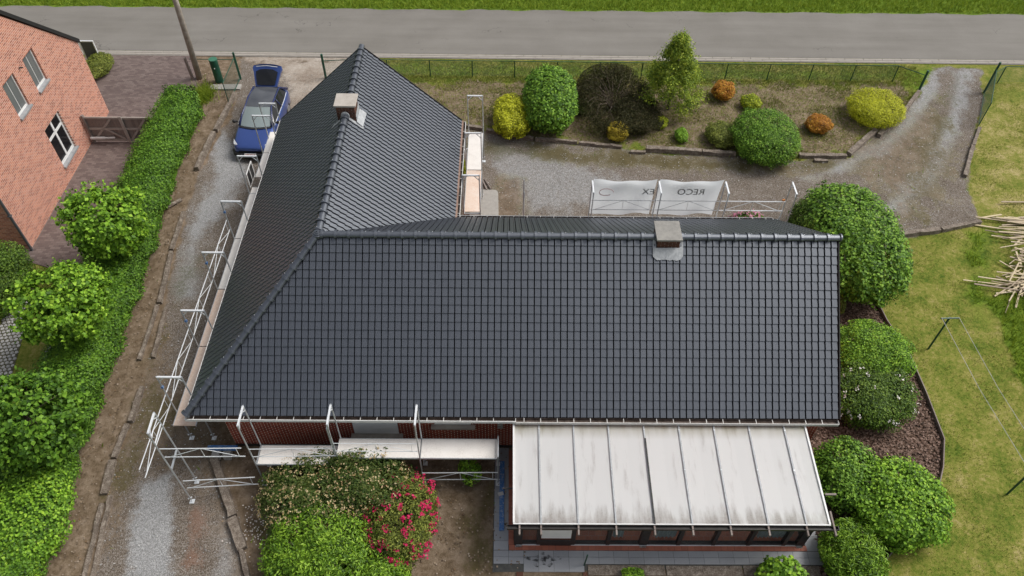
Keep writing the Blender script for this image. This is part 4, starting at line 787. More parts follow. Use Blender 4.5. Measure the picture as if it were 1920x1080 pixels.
SL = [
 ([(-3.914,20.035,0),(-4.139,17.045,0)], .15, .13, 'mossy timber sleeper edging the drive just below the open green gate', 'w'), ([(-4.173,16.883,0),(-4.276,14.275,0)], .16, .14, 'broken pale timber sleeper edging the drive across from the blue car bonnet', 'w'),
 ([(-4.101,11.509,0),(-3.987,9.316,0)], .12, .08, 'split timber sleeper edging the drive, first below the loose log', 'w'), ([(-3.952,9.197,0),(-3.621,6.501,0)], .13, .08, 'half buried brown sleeper edging the drive beside the lower lime tree', 'w'),
 ([(-3.67,6.395,0),(-3.556,3.857,0)], .10, .07, 'thin timber edging board along the litter-filled trench by the hedge', 'w'), ([(-3.302,6.24,0),(-3.091,3.955,0)], .10, .07, 'thin timber edging board on the drive side of the litter-filled trench', 'w'),
 ([(-3.072,2.674,0),(-3.03,1.282,0)], .13, .10, 'pale split sleeper beside the drive near the scaffold\'s bottom corner', 'w'), ([(-3.11,1.199,0),(-3.151,-0.059,0)], .12, .08, 'dark rotting sleeper beside the drive left of the scaffold foot', 'w'),
 ([(-3.153,-0.155,0),(-3.024,-1.328,0)], .18, .08, 'wide rotting sleeper beside the drive, below the scaffold foot', 'w'), ([(-2.985,-1.632,0),(-2.705,-3.959,0)], .10, .06, 'outer narrow edging timber at the bottom left of the drive', 'w'), ([(-2.812,-1.363,0),(-2.458,-3.958,0)], .10, .06, 'inner narrow edging timber at the bottom left of the drive', 'w'),
 ([(0.082,-0.001,0),(1.189,-2.051,0)], .20, .12, 'long dark sleeper between the drive and the planted bed by the scaffold', 'g'), ([(1.172,-2.12,0),(1.722,-3.094,0)], .22, .12, 'short pale sleeper between the drive and the flowering shrubs', 'g'), ([(1.65,-3.062,0),(2.183,-4.173,0)], .12, .08, 'narrow reddish timber at the bottom end of the bed edging', 'g'),
 ([(7.543,17.616,0),(8.386,17.422,-0)], .16, .10, 'short dark timber behind the courtyard scaffold end', 'c'), ([(8.565,17.301,-0),(10.778,16.685,0)], .14, .10, 'dark edging timber in front of the yellow variegated shrub', 'c'), ([(10.877,16.647,0),(12.815,16.434,0)], .13, .10, 'half buried edging timber below the tall green shrub', 'c'), ([(12.887,16.396,0),(14.857,16.146,0)], .12, .09, 'broken edging timber below the bronze ball shrub', 'c'),
 ([(15.244,15.801,0),(15.93,15.772,-0)], .12, .08, 'short stub of edging timber in the gap along the courtyard', 'c'), ([(15.977,15.966,0),(18.494,15.766,0)], .20, .15, 'longest thick sleeper edging the courtyard bed', 'c'), ([(18.544,15.767,0),(20.048,15.632,0)], .18, .13, 'sleeper edging the courtyard bed, left of the big dome shrub', 'c'),
 ([(22.972,15.593,0),(25.163,15.583,0)], .16, .11, 'sleeper edging the courtyard right of the big dome shrub', 'c'), ([(23.61,15.296,0),(24.239,15.266,0)], .12, .07, 'loose short timber lying in front of the courtyard edging', 'c'), ([(25.295,15.7,0),(27.081,17.474,0)], .20, .14, 'dark diagonal sleeper where the courtyard bends to the right-hand drive', 'c'), ([(27.12,17.108,0),(28.383,18.326,0)], .16, .12, 'pale diagonal timber below the yellow dome shrub', 'c'), ([(28.896,18.933,0),(30.31,20.737,0)], .15, .12, 'timber between the yellow dome shrub and the thick green post', 'c'),
 ([(32.195,17.793,0),(31.396,16.483,0)], .13, .09, 'timber edging the lawn just below the open right gate', 'r'), ([(31.339,16.403,0),(30.134,14.261,0)], .15, .10, 'pale timber edging the lawn beside the right-hand drive', 'r'), ([(26.034,10.485,0),(27.699,10.756,-0)], .17, .12, 'pale sleeper on the lawn edge nearest the big round shrub', 'r'), ([(27.801,10.789,0),(29.624,11.291,0)], .15, .11, 'sleeper on the lawn edge towards the pile of battens', 'r')]
for pts, wd, h, lab, g in SL: sleeper(pts[0], pts[1], wd, h, lab, {'w': 'sleepers along the west drive', 'g': 'sleepers along the shrub bed', 'c': 'sleepers round the courtyard bed', 'r': 'sleepers along the right-hand lawn'}[g])
tag(MB().tube([(q[0], q[1], .07) for q in [(-4.905,11.796,0),(-4.413,12.304,0)]], [.09, .07], 9).build('log', M['sleeper']), 'loose short log lying at the foot of the hedge', 'log')
b = MB(); ed = [(23.783,7.368,0),(23.917,5.821,0),(24.229,4.353,0),(24.254,2.596,0),(24.202,0.773,0),(23.789,-0.255,0),(23.256,-1.195,0)]; ed2 = [(21.971,-2.472,0),(20.743,-3.503,0),(19.724,-4.262,0)]
bd_ = thing('bed_edging', 'thin grey board edging between the mulch bed and the lawn', 'edging', (24, 1.5, 0))
for lst in (ed, ed2):
    for a, c in zip(lst[:-1], lst[1:]): MB().beam((a[0], a[1], .05), (c[0], c[1], .05), .035, .17).build('edging_board', M['greyw'], bd_)

# ------------------------------------------------------------------ scaffolding
def V3(p, z): return (p[0], p[1], z)
def sframe(t, a, c, z0=0.0, zt=3.55, zd=1.55, plates=True, clip=False, upper=True):
    for q in (a, c):
        MB().tube([V3(q, z0 + .12), V3(q, zt)], .024, 7).build('upright', M['galv'], t)
        if plates:
            b = MB().box(V3(q, z0 + .01), (.15, .15, .012)); b.tube([V3(q, z0 + .01), V3(q, z0 + .35)], .016, 6); b.box(V3(q, z0 + .24), (.13, .03, .03), .5); b.build('base_plate', M['alu'], t)
    a_, c_ = Vector(V3(a, 0)), Vector(V3(c, 0)); d = (c_ - a_).normalized()
    MB().beam(V3(a, zd), V3(c, zd), .05, .05).build('transom', M['galv'], t)
    if upper:
        MB().beam(V3(a, zt - .03), V3(c, zt - .03), .055, .05).build('top_bar', M['alu'], t); b = MB()
        for q, sg in ((a_, 1), (c_, -1)): b.beam(q + Vector((0, 0, zt - .27)), q + d * sg * .2 + Vector((0, 0, zt - .05)), .02, .03)
        b.build('gusset', M['alu'], t)
    if clip: MB().box(V3(a, zt - .55), (.07, .07, .08)).build('clip', M['blue'], t)
def truss(t, a, c, z0, z1, r=.017, m=None):
    m = m or M['alu']; a, c = Vector(V3(a, 0)), Vector(V3(c, 0)); Z = Vector((0, 0, 1)); b = MB()
    b.tube([a + Z * z1, c + Z * z1], r, 6); b.tube([a + Z * z0, c + Z * z0], r, 6); mid = (a + c) / 2
    for p, q in ((a + (c - a) * .06 + Z * z0, mid + Z * z1), (mid + Z * z1, a + (c - a) * .94 + Z * z0)): b.tube([p, q], r * .7, 5)
    for s in (.5, .93): q = a + (c - a) * s; b.tube([q + Z * z0, q + Z * z1], r * .6, 5)
    b.build('guard_rail', m, t)
def deck(t, x0, x1, y0, y1, z, m): 
    MB().bb(x0, x1, y0, y1, z - .03, z).build('deck_board', m, t); b = MB()
    if (x1 - x0) < (y1 - y0):
        for x in (x0 - .012, x1 + .012): b.bb(x - .012, x + .012, y0, y1, z - .06, z + .006)
    else:
        for y in (y0 - .012, y1 + .012): b.bb(x0, x1, y - .012, y + .012, z - .06, z + .006)
    b.build('deck_frame', M['galv'], t)
OX, IX = -.84, -.10
sw = thing('scaffold', 'long steel scaffold with guard rails and deck along the drive side of the roof', 'scaffold', (-.5, 6, 0))
wy = [.72, 3.29, 5.86, 8.43, 11.0, 13.57]
for i, y in enumerate(wy): sframe(sw, (OX, y), (IX, y), clip=i < 4)
sframe(sw, (OX + .05, 14.55), (IX, 14.55), zt=3.45)
for i, (y0, y1, m) in enumerate(((.22, 3.27, 'deckp'), (3.31, 5.84, 'deckp'), (5.88, 8.41, 'deckw'), (8.45, 10.98, 'deckw'), (12.0, 13.55, 'deckw'), (13.59, 15.0, 'deckw'))): deck(sw, OX + .04, IX - .02, y0, y1, 1.62, M[m])
deck(sw, OX + .04, IX - .02, 11.0, 11.35, 1.62, M['deckw'])
hl = MB(); hx = OX - .02
hl.bb(hx - .015, hx + .015, 11.30, 11.36, 1.66, 2.3); hl.bb(hx - .015, hx + .015, 11.70, 11.76, 1.66, 2.3); hl.bb(hx - .015, hx + .015, 12.1, 12.16, 1.66, 2.3); hl.bb(hx - .016, hx + .016, 11.30, 12.16, 1.62, 1.66); hl.bb(hx - .016, hx + .016, 11.30, 12.16, 2.3, 2.34)
ho = hl.build('hatch_lid', M['white'], sw); MB().bb(hx - .008, hx + .008, 11.36, 11.70, 1.66, 2.3).build('hatch_panel', M['blackp'], ho); MB().bb(hx - .008, hx + .008, 11.76, 12.1, 1.66, 2.3).build('hatch_panel', M['blackp'], ho)
for y0, y1 in zip(wy[:3], wy[1:4]): truss(sw, (OX - .03, y0), (OX - .03, y1), 2.12, 2.6)
truss(sw, (OX - .03, -1.83), (OX - .03, .72), 2.12, 2.6)
sc = thing('scaffold', 'bare corner scaffold frame with crossed guard rails, without deck, at the drive', 'scaffold', (.6, -1.1, 0))
sframe(sc, (-.22, -1.53), (-.25, -.86), zt=4.1, zd=2.05, clip=False)
MB().beam((-.22, -1.53, 3.5), (-.25, -.86, 3.5), .03, .03).build('transom', M['alu'], sc)
truss(sc, (-.5, -1.16), (1.86, -1.12), 2.12, 2.6); truss(sc, (-.30, -1.30), (1.86, -1.16), .45, .9)
sf = thing('scaffold', 'steel scaffold with three pale decks along the red brick front wall', 'scaffold', (5.6, -.5, 0))
for x, y0, y1, zd in ((1.93, -.92, -.24, 1.2), (4.46, -.86, -.18, 1.5), (6.96, -.86, -.18, 1.5)): sframe(sf, (x, y0), (x, y1), zd=zd, zt=3.5)
sframe(sf, (9.33, -.88), (9.33, -.18), zt=1.75, zd=1.5, upper=False); MB().beam((9.33, -.88, 1.72), (9.33, -.18, 1.72), .03, .03).build('end_rail', M['alu'], sf)
MB().tube([(4.40, -.82, .3), (4.40, -.82, 3.2), (4.42, -.5, 3.45)], .022, 6).build('end_rail', M['galv'], sf)
deck(sf, 1.97, 4.44, -.90, -.27, 1.26, M['deckw']); deck(sf, 4.42, 6.94, -.84, -.20, 1.58, M['deckw']); deck(sf, 6.98, 9.30, -.84, -.20, 1.58, M['deckw'])
truss(sf, (1.95, -.93), (4.44, -.88), 1.75, 2.2, .014, M['alu']); truss(sf, (4.48, -.89), (6.94, -.89), 2.05, 2.5, .012, M['alu']); truss(sf, (6.98, -1.0), (9.33, -.97), .48, .92)
sn = thing('scaffold', 'narrow steel scaffold with peach deck beside the rear wing gutter', 'scaffold', (8.2, 12.5, 0))
for y in (15.08, 12.55, 9.98): sframe(sn, (8.50, y), (7.86, y), zt=3.55)
deck(sn, 7.88, 8.48, 12.58, 15.05, 1.62, M['deckw']); deck(sn, 7.88, 8.48, 10.02, 12.53, 1.62, M['deckp'])
MB().beam((7.86, 14.0, 1.6), (7.50, 13.8, 1.55), .03, .03).build('wall_tie', M['alu'], sn)
sb_ = thing('scaffold', 'steel scaffold with hanging banner behind the main roof ridge', 'scaffold', (15, 9.6, 0))
bx = [10.19, 12.76, 15.27, 17.78, 20.30]
for x in bx: sframe(sb_, (x, 9.72), (x, 9.04), zt=3.55, upper=x > 11)
truss(sb_, (12.8, 9.66), (15.25, 9.66), 2.12, 2.6, .013, M['galv']); truss(sb_, (15.3, 9.66), (17.76, 9.66), 2.12, 2.6, .013, M['galv']); truss(sb_, (17.8, 9.66), (20.28, 9.66), 2.12, 2.6, .02)
for i, (x0, x1) in enumerate(zip(bx[:-1], bx[1:])): deck(sb_, x0 + .03, x1 - .03, 9.08, 9.70, 1.62, M['deckp'] if i == 0 else M['deckw'])
deck(sb_, 8.56, 10.16, 9.30, 9.80, 1.60, M['deckp'])
MB().box((20.2, 9.70, 2.65), (.10, .06, .07)).build('clip', mat('orange plastic', [(0.6, 0.2, 0.03), (0.65, 0.25, 0.05)], 5, 0.5), sb_)
def banner(x0, x1, label):
    t = thing('banner', label, 'banner', ((x0 + x1) / 2, 9.82, 2.5), 'white banners on the rear scaffold'); nx_, nz_ = 22, 16; vs = []
    for j in range(nz_ + 1):
        v = j / nz_
        for i in range(nx_ + 1):
            u = i / nx_; sag = .14 * math.sin(math.pi * u) * (1 - v) ** 1.5; wv = .05 * math.sin(u * 7 + v * 2) * v + .03 * math.sin(u * 13 + 4 * v)
            fold = .30 * math.sin(math.pi * u) * math.exp(-(v / .10) ** 2) * 0.5
            vs.append((x0 + (x1 - x0) * u, 9.80 + wv + .34 * v - fold + .12 * math.sin(math.pi * u) * math.exp(-((v - .1) / .2) ** 2), 3.55 - sag * .35 - v * 2.1))
    MB().add(vs, [(j * (nx_ + 1) + i, j * (nx_ + 1) + i + 1, (j + 1) * (nx_ + 1) + i + 1, (j + 1) * (nx_ + 1) + i) for j in range(nz_) for i in range(nx_)]).build('cloth', M['tarp'], t, smooth=True)
    return t
bn1 = banner(12.82, 15.22, 'left of two white banners on the rear scaffold, with faint red emblem'); bn2 = banner(15.32, 17.74, 'right of two white banners on the rear scaffold, with faint mirrored letters')
def lettering(txt, x, z, size, parent, m):
    cu = bpy.data.curves.new('lettering', 'FONT'); cu.body = txt; cu.size = size; cu.extrude = .002; ob = bpy.data.objects.new('lettering', cu); COL.objects.link(ob)
    bpy.context.view_layer.update(); dg = bpy.context.evaluated_depsgraph_get(); me = bpy.data.meshes.new_from_object(ob.evaluated_get(dg)); bpy.data.objects.remove(ob)
    for v in me.vertices: v.co = (x - v.co.x - parent.location.x, 9.60 - parent.location.y, v.co.y + z - parent.location.z)
    for v in me.vertices: v.co.y += 0.003 * 0
    me.materials.clear(); me.materials.append(m); o = link('lettering', me, parent); return o
lettering('RECO', 17.05, 2.98, .40, bn2, M['faint']); lettering('EX', 15.15, 2.98, .40, bn1, M['faint'])
MB().tube([(13.3 + .3 * math.cos(a) * (1 if math.cos(a) > -.2 else .8), 9.66, 3.02 + .17 * math.sin(a)) for a in [k * .45 for k in range(13)]], .018, 5).build('emblem', M['faintred'], bn1)

# small building-site things
tr = thing('trestle_blocks', 'blue trestle bar on two concrete blocks under the corner scaffold', 'trestle', (.45, .15, 0)); bl = MB().box((.40, .15, .36), (.95, .16, .07)).build('bar', M['blue'], tr)
for x in (.2, .55): MB().box((x, .02, .15), (.24, .24, .28)).build('block', M['concrete'], tr)
tag(MB().add([(q[0], q[1], .03) for q in [(7.953,13.172,0),(9.076,13.115,-0),(9.172,12.942,0),(9.212,11.394,-0),(7.971,11.381,0)]] + [(q[0], q[1], -.02) for q in [(7.953,13.172,0),(9.076,13.115,-0),(9.172,12.942,0),(9.212,11.394,-0),(7.971,11.381,0)]], [(4, 3, 2, 1, 0), (0, 1, 6, 5), (1, 2, 7, 6), (2, 3, 8, 7), (3, 4, 9, 8)]).build('concrete_slab', M['concrete']), 'mossy concrete slab on the courtyard gravel below the peach deck', 'slab')
for k, (s_, lab) in enumerate((("908,336 921,356", 'upper loose batten beside the courtyard concrete slab'), ("905,338 915,358", 'lower loose batten beside the courtyard concrete slab'))):
    q = {0: [(8.545,13.853,-0),(8.865,13.147,0)], 1: [(8.452,13.78,0),(8.679,13.11,0)]}[k]; tag(MB().beam(V3(q[0], .05), V3(q[1], .05), .06, .04).build('batten', M['greyw']), lab, 'batten')

# ------------------------------------------------------------------ car
car = thing('parked_car', 'metallic blue hatchback with its tailgate raised on the gravel drive', 'car', (-1.87, 17.2, 0))
car.rotation_euler.z = math.radians(-2)
def CP(x, s, z): return (x, s - 2.15, z)
stn = [(0.0, .56, .60), (.05, .70, .66), (.18, .81, .72), (.45, .865, .80), (.8, .885, .87), (1.15, .895, .935), (1.6, .90, .95), (2.3, .90, .97), (3.0, .905, .99), (3.5, .91, 1.01), (3.9, .89, 1.02), (4.15, .85, 1.0), (4.28, .79, .92), (4.33, .70, .80)]
hp = lambda w_, t: [(0, t), (.5 * w_, t - .006), (.80 * w_, t - .03), (.93 * w_, t - .085), (.99 * w_, t - .20), (w_, .56 * t), (.985 * w_, .34), (.93 * w_, .20), (.6 * w_, .17)]
b = MB(); rows_ = []
for s, w_, t in stn:
    h_ = hp(w_, t); row = [CP(-x, s, z) for x, z in reversed(h_)] + [CP(x, s, z) for x, z in h_[1:]]; rows_.append(row)
k = len(rows_[0])
b.add([v for r in rows_ for v in r], [(i * k + j, (i + 1) * k + j, (i + 1) * k + j + 1, i * k + j + 1) for i in range(len(stn) - 1) for j in range(k - 1)] + [tuple(range(k)), tuple(reversed(range((len(stn) - 1) * k, len(stn) * k)))])
body = b.build('body', M['carblue'], car, smooth=True, local=True); sbm = body.modifiers.new('smooth', 'SUBSURF'); sbm.levels = 1; sbm.render_levels = 2
def quadpart(name, vs, m, sm=False, sub=1):
    b = MB().add([CP(*v) for v in vs], [(0, 1, 2, 3)]); return b.build(name, m, car, local=True)
def strip_(name, secs, m):                                    # loft of cross sections
    n = len(secs[0]); b = MB().add([CP(*v) for r in secs for v in r], [(i * n + j, i * n + j + 1, (i + 1) * n + j + 1, (i + 1) * n + j) for i in range(len(secs) - 1) for j in range(n - 1)]); return b.build(name, m, car, smooth=True, local=True)
def arc(w_, s, z, c): return [(w_ * t, s + .10 * abs(t) ** 2 * c[0], z - c[1] * abs(t) ** 2.5) for t in (-1, -.75, -.5, -.25, 0, .25, .5, .75, 1)]
strip_('windscreen', [arc(.70, 1.12, .965, (1.6, .03)), arc(.66, 1.6, 1.20, (1.3, .035)), arc(.585, 2.05, 1.405, (.8, .04))], M['cglass'])
strip_('roof_panel', [arc(.585, 2.056, 1.408, (.8, .04)), arc(.60, 2.45, 1.45, (.2, .045)), arc(.60, 3.0, 1.455, (0, .045)), arc(.57, 3.66, 1.40, (0, .04))], M['carroof'])
strip_('cowl', [arc(.74, 1.02, .945, (1.6, .03)), arc(.72, 1.118, .958, (1.6, .03))], M['blackp'])
for sg in (-1, 1):
    L1 = [(sg * .835, 1.42, .955), (sg * .85, 2.0, .97), (sg * .86, 2.75, .985), (sg * .85, 3.35, 1.0), (sg * .80, 3.85, 1.03)]
    L2 = [(sg * .72, 1.55, 1.08), (sg * .60, 2.12, 1.345), (sg * .615, 2.75, 1.40), (sg * .605, 3.25, 1.385), (sg * .60, 3.62, 1.33)]
    for nm, i0, i1 in (('side_window', 0, 2), ('side_window', 2, 4)):
        b = MB().add([CP(*v) for v in L1[i0:i1 + 1]] + [CP(*v) for v in L2[i0:i1 + 1]], [(j, j + 1, i1 - i0 + 2 + j, i1 - i0 + 1 + j) for j in range(i1 - i0)]); b.build(nm, M['dglass'], car, local=True)
    b = MB(); b.tube([CP(sg * .73, 1.26, .94), CP(sg * .69, 1.68, 1.19), CP(sg * .60, 2.13, 1.37), CP(sg * .622, 2.75, 1.42), CP(sg * .61, 3.3, 1.40), CP(sg * .59, 3.68, 1.36), CP(sg * .80, 4.1, 1.02)], [.05, .045, .038, .035, .035, .045, .07], 7); b.tube([CP(sg * .865, 2.74, .97), CP(sg * .625, 2.74, 1.40)], .03, 6)
    b.build('roof_frame', M['carblack'], car, smooth=True, local=True)
    b = MB(); b.tube([CP(sg * .84, 1.36, .93), CP(sg * .86, 2.2, .975), CP(sg * .868, 3.2, 1.0), CP(sg * .84, 3.8, 1.03)], .014, 5); b.build('window_trim', M['alu'], car, local=True)
    m_ = MB(); m_.tube([CP(sg * .88, 1.50, .98), CP(sg * .98, 1.46, 1.02), CP(sg * 1.04, 1.45, 1.03), CP(sg * 1.08, 1.45, 1.02)], [.03, .075, .085, .05], 8); m_.build('mirror', M['blackp'], car, smooth=True, local=True)
    h_ = MB(); h_.add([CP(sg * .52, .10, .63), CP(sg * .80, .26, .68), CP(sg * .84, .52, .765), CP(sg * .62, .22, .70)], [(0, 1, 2, 3)] if sg < 0 else [(3, 2, 1, 0)]); h_.build('headlight', M['lamp'], car, local=True)
    for s in (.82, 3.42):
        w0 = MB().tube([CP(sg * .72, s, .32), CP(sg * .90, s, .32)], .32, 22).build('wheel', M['blackp'], car, local=True); MB().tube([CP(sg * .89, s, .32), CP(sg * .915, s, .32)], .21, 16).build('rim', M['rim'], w0, local=True)
MB().add([CP(-.55, -.012, .50), CP(.55, -.012, .50), CP(.60, .02, .30), CP(-.60, .02, .30)], [(3, 2, 1, 0)]).build('grille', M['blackp'], car, local=True); b = MB(); b.tube([CP(-.84, .30, .30), CP(-.72, .04, .30), CP(-.4, -.03, .29), CP(.4, -.03, .29), CP(.72, .04, .30), CP(.84, .30, .30)], .11, 8); b.build('bumper', M['blackp'], car, smooth=True, local=True)
np_ = MB().box(CP(0, -.16, .42), (.52, .02, .11), 0, 0, Matrix.Rotation(math.radians(-30), 3, 'X')).build('number_plate', M['plate'], car, local=True)
b = MB()
for i in range(7): b.box(CP(-.19 + i * .063, -.173, .42), (.036, .006, .06), 0, 0, Matrix.Rotation(math.radians(-30), 3, 'X'))
b.build('plate_text', M['platered'], np_, local=True)
MB().add([CP(-.57, 3.70, 1.36), CP(.57, 3.70, 1.36), CP(.74, 4.2, .99), CP(-.74, 4.2, .99)], [(0, 1, 2, 3)]).build('boot_opening', M['blackp'], car, local=True)
ang = math.radians(40); TL = 1.02
def TG_(x, l, n): return CP(x, 3.68 + math.cos(ang) * l - math.sin(ang) * n, 1.39 + math.sin(ang) * l + math.cos(ang) * n)
out = [(.50, 0.0), (.57, .35), (.63, .68), (.70, .86), (.66, 1.0), (.35, 1.06), (0, 1.07)]
ring = [(-x, l) for x, l in out] + [(x, l) for x, l in reversed(out[:-1])]
b = MB(); n = len(ring); b.add([TG_(x, l, .05 - .10 * (x / .7) ** 2) for x, l in ring] + [TG_(x, l, -.06 - .10 * (x / .7) ** 2) for x, l in ring], [tuple(range(n)), tuple(reversed(range(n, 2 * n)))] + [(i, n + i, n + (i + 1) % n, (i + 1) % n) for i in range(n)])
tg = b.build('tailgate', M['carblue'], car, local=True)
gl_ = [(-.42, .06), (.42, .06), (.48, .40), (.52, .70), (.3, .80), (0, .82), (-.3, .80), (-.52, .70), (-.48, .40)]
MB().add([TG_(x, l, .062 - .10 * (x / .7) ** 2 + .02) for x, l in gl_], [tuple(range(len(gl_)))]).build('rear_window', M['dglass'], tg, local=True)
MB().tube([TG_(-.5, .93, .05), TG_(0, .97, .09), TG_(.5, .93, .05)], .02, 5).build('light_bar', M['lamp'], tg, local=True)

# ------------------------------------------------------------------ clothes line
cl = thing('clothes_line', 'dark green T-shaped clothes post pair with two pale lines across the lawn', 'clothes line', (25.1, 4.6, 0))
MB().tube([(25.07, 4.6, 0), (25.07, 4.6, 1.82)], .035, 8).build('post', M['green'], cl); MB().tube([(24.74, 4.56, 1.82), (25.40, 4.58, 1.82)], .028, 7).build('crossbar', M['green'], cl); MB().beam((25.07, 4.6, 1.5), (24.80, 4.58, 1.80), .025, .025).build('bracket', M['green'], cl)
MB().tube([(25.54, -1.16, 0), (25.54, -1.16, 1.82)], .035, 8).build('post', M['green'], cl); MB().tube([(25.20, -1.16, 1.82), (25.88, -1.16, 1.82)], .028, 7).build('crossbar', M['green'], cl)
for dx in (0, 1): MB().tube([(24.76 + .62 * dx, 4.57, 1.85), (24.98 + .63 * dx, 1.7, 1.74), (25.22 + .64 * dx, -1.16, 1.85)], .009, 4).build('line', M['white'], cl)

# ------------------------------------------------------------------ pile of battens
bm_ = {}
def batten(p, q, wd, th):
    p, q = Vector(p), Vector(q); d = q - p; L = round(d.length, 1); key = (L, wd, th)
    if key not in bm_: m_ = MB().box((0, 0, 0), (L, wd, th)).mesh('batten'); m_.materials.append(M['batten']); bm_[key] = m_
    o = link('batten', bm_[key]); o.location = (p + q) / 2; o.rotation_mode = 'QUATERNION'; o.rotation_quaternion = d.to_track_quat('X', 'Z'); 
    return tag(o, 'sawn wooden batten in the tangled pile on the lawn', 'batten', 'battens in the lawn pile')
for grp, n, (cx_, cy_), (sx_, sy_), ang0, spr in (('a', 34, (31.4, 10.9), (1.1, .9), -4, 9), ('b', 42, (30.8, 9.0), (.9, .8), 20, 60), ('c', 48, (30.1, 7.7), (1.2, .6), 12, 22), ('d', 16, (30.4, 7.6), (.8, .5), 50, 14)):
    for i in range(n):
        x = cx_ + random.gauss(0, sx_ * .6); y = cy_ + random.gauss(0, sy_ * .55); a = math.radians(random.gauss(ang0, spr)); L = random.choice((1.0, 1.4, 1.8, 2.4, 2.8)) if grp in 'acd' else random.choice((.7, 1.0, 1.4)); hgt = .05 + .34 * math.exp(-((x - cx_ - .5) ** 2 + (y - 9) ** 2) / 5) * random.random(); tl = random.uniform(-.06, .06)
        d = Vector((math.cos(a), math.sin(a), tl)) * L / 2; c0 = Vector((x, y, max(hgt, abs(d.z) + .03))); batten(c0 - d, c0 + d, random.choice((.035, .05, .07)), random.choice((.022, .03)))

# ------------------------------------------------------------------ planting
def leaves(Pn, Nn, size, rs, aspect=0.6, jitter=0.7, droop=0.0):
    n = len(Pn); N = Nn / (np.linalg.norm(Nn, axis=1, keepdims=True) + 1e-6) + np.array([[0, -.15, .55]]) + rs.normal(0, jitter * .75, (n, 3)); N /= np.linalg.norm(N, axis=1, keepdims=True) + 1e-9
    T = rs.normal(0, 1, (n, 3)) + Nn * 0.5; T[:, 2] -= droop; T -= N * (T * N).sum(1, keepdims=True); T /= np.linalg.norm(T, axis=1, keepdims=True) + 1e-9
    B = np.cross(N, T); L = (size * rs.uniform(.65, 1.25, n))[:, None]; Wd = L * aspect / 2
    v0 = Pn - T * L / 2; v2 = Pn + T * L / 2 - N * L * .08; m = Pn + T * L * .03
    v1 = m + B * Wd + N * L * .10; v3 = m - B * Wd + N * L * .10
    V = np.stack([v0, v1, v2, v3], 1).reshape(-1, 3); i = np.arange(n)[:, None] * 4
    return V, np.concatenate([i + np.array([[0, 1, 2]]), i + np.array([[0, 2, 3]])], 0)
def fol_obj(name, V, F, m, parent, smooth=False):
    me = np_mesh(name, V - np.array(wloc(parent))[None], F); me.materials.append(m); return link(name, me, parent, smooth)
def crown_pts(c, r, n, clumps, rs, clump_r=0.28, pw=2.0, flat=0.0, low=-.85, fill=.38):
    d = rs.normal(0, 1, (clumps, 3)); d /= np.linalg.norm(d, axis=1, keepdims=True); d = d[d[:, 2] > low]
    q = (np.abs(d) ** pw).sum(1) ** (-1 / pw); k = len(d); dep = np.where(rs.random(k) < .72, rs.uniform(.84, 1.0, k), rs.uniform(.35, .84, k))
    cc = d * (q * dep)[:, None]
    j = rs.integers(0, k, n); o = rs.normal(0, 1, (n, 3)); o /= np.linalg.norm(o, axis=1, keepdims=True); o *= (rs.random((n, 1)) ** .45) * clump_r
    p = cc[j] + o; rad = np.linalg.norm(p, axis=1, keepdims=True); nn = p / (rad + 1e-6) * .75 + o / clump_r * .7
    lim = (np.abs(p / rad) ** pw).sum(1) ** (-1 / pw); f = np.minimum(1.0, (lim * 1.10) / rad[:, 0]); p = p * f[:, None]
    m_ = int(n * fill); dd = rs.normal(0, 1, (m_, 3)); dd /= np.linalg.norm(dd, axis=1, keepdims=True); qq = (np.abs(dd) ** pw).sum(1) ** (-1 / pw)
    p[:m_] = dd * (qq * rs.uniform(.78, 1.0, m_))[:, None]; nn[:m_] = dd
    P_ = p * np.array(r)[None] + np.array(c)[None]; P_[:, 2] = np.maximum(P_[:, 2], 0.02)
    return P_, nn / np.array(r)[None] * np.mean(r)
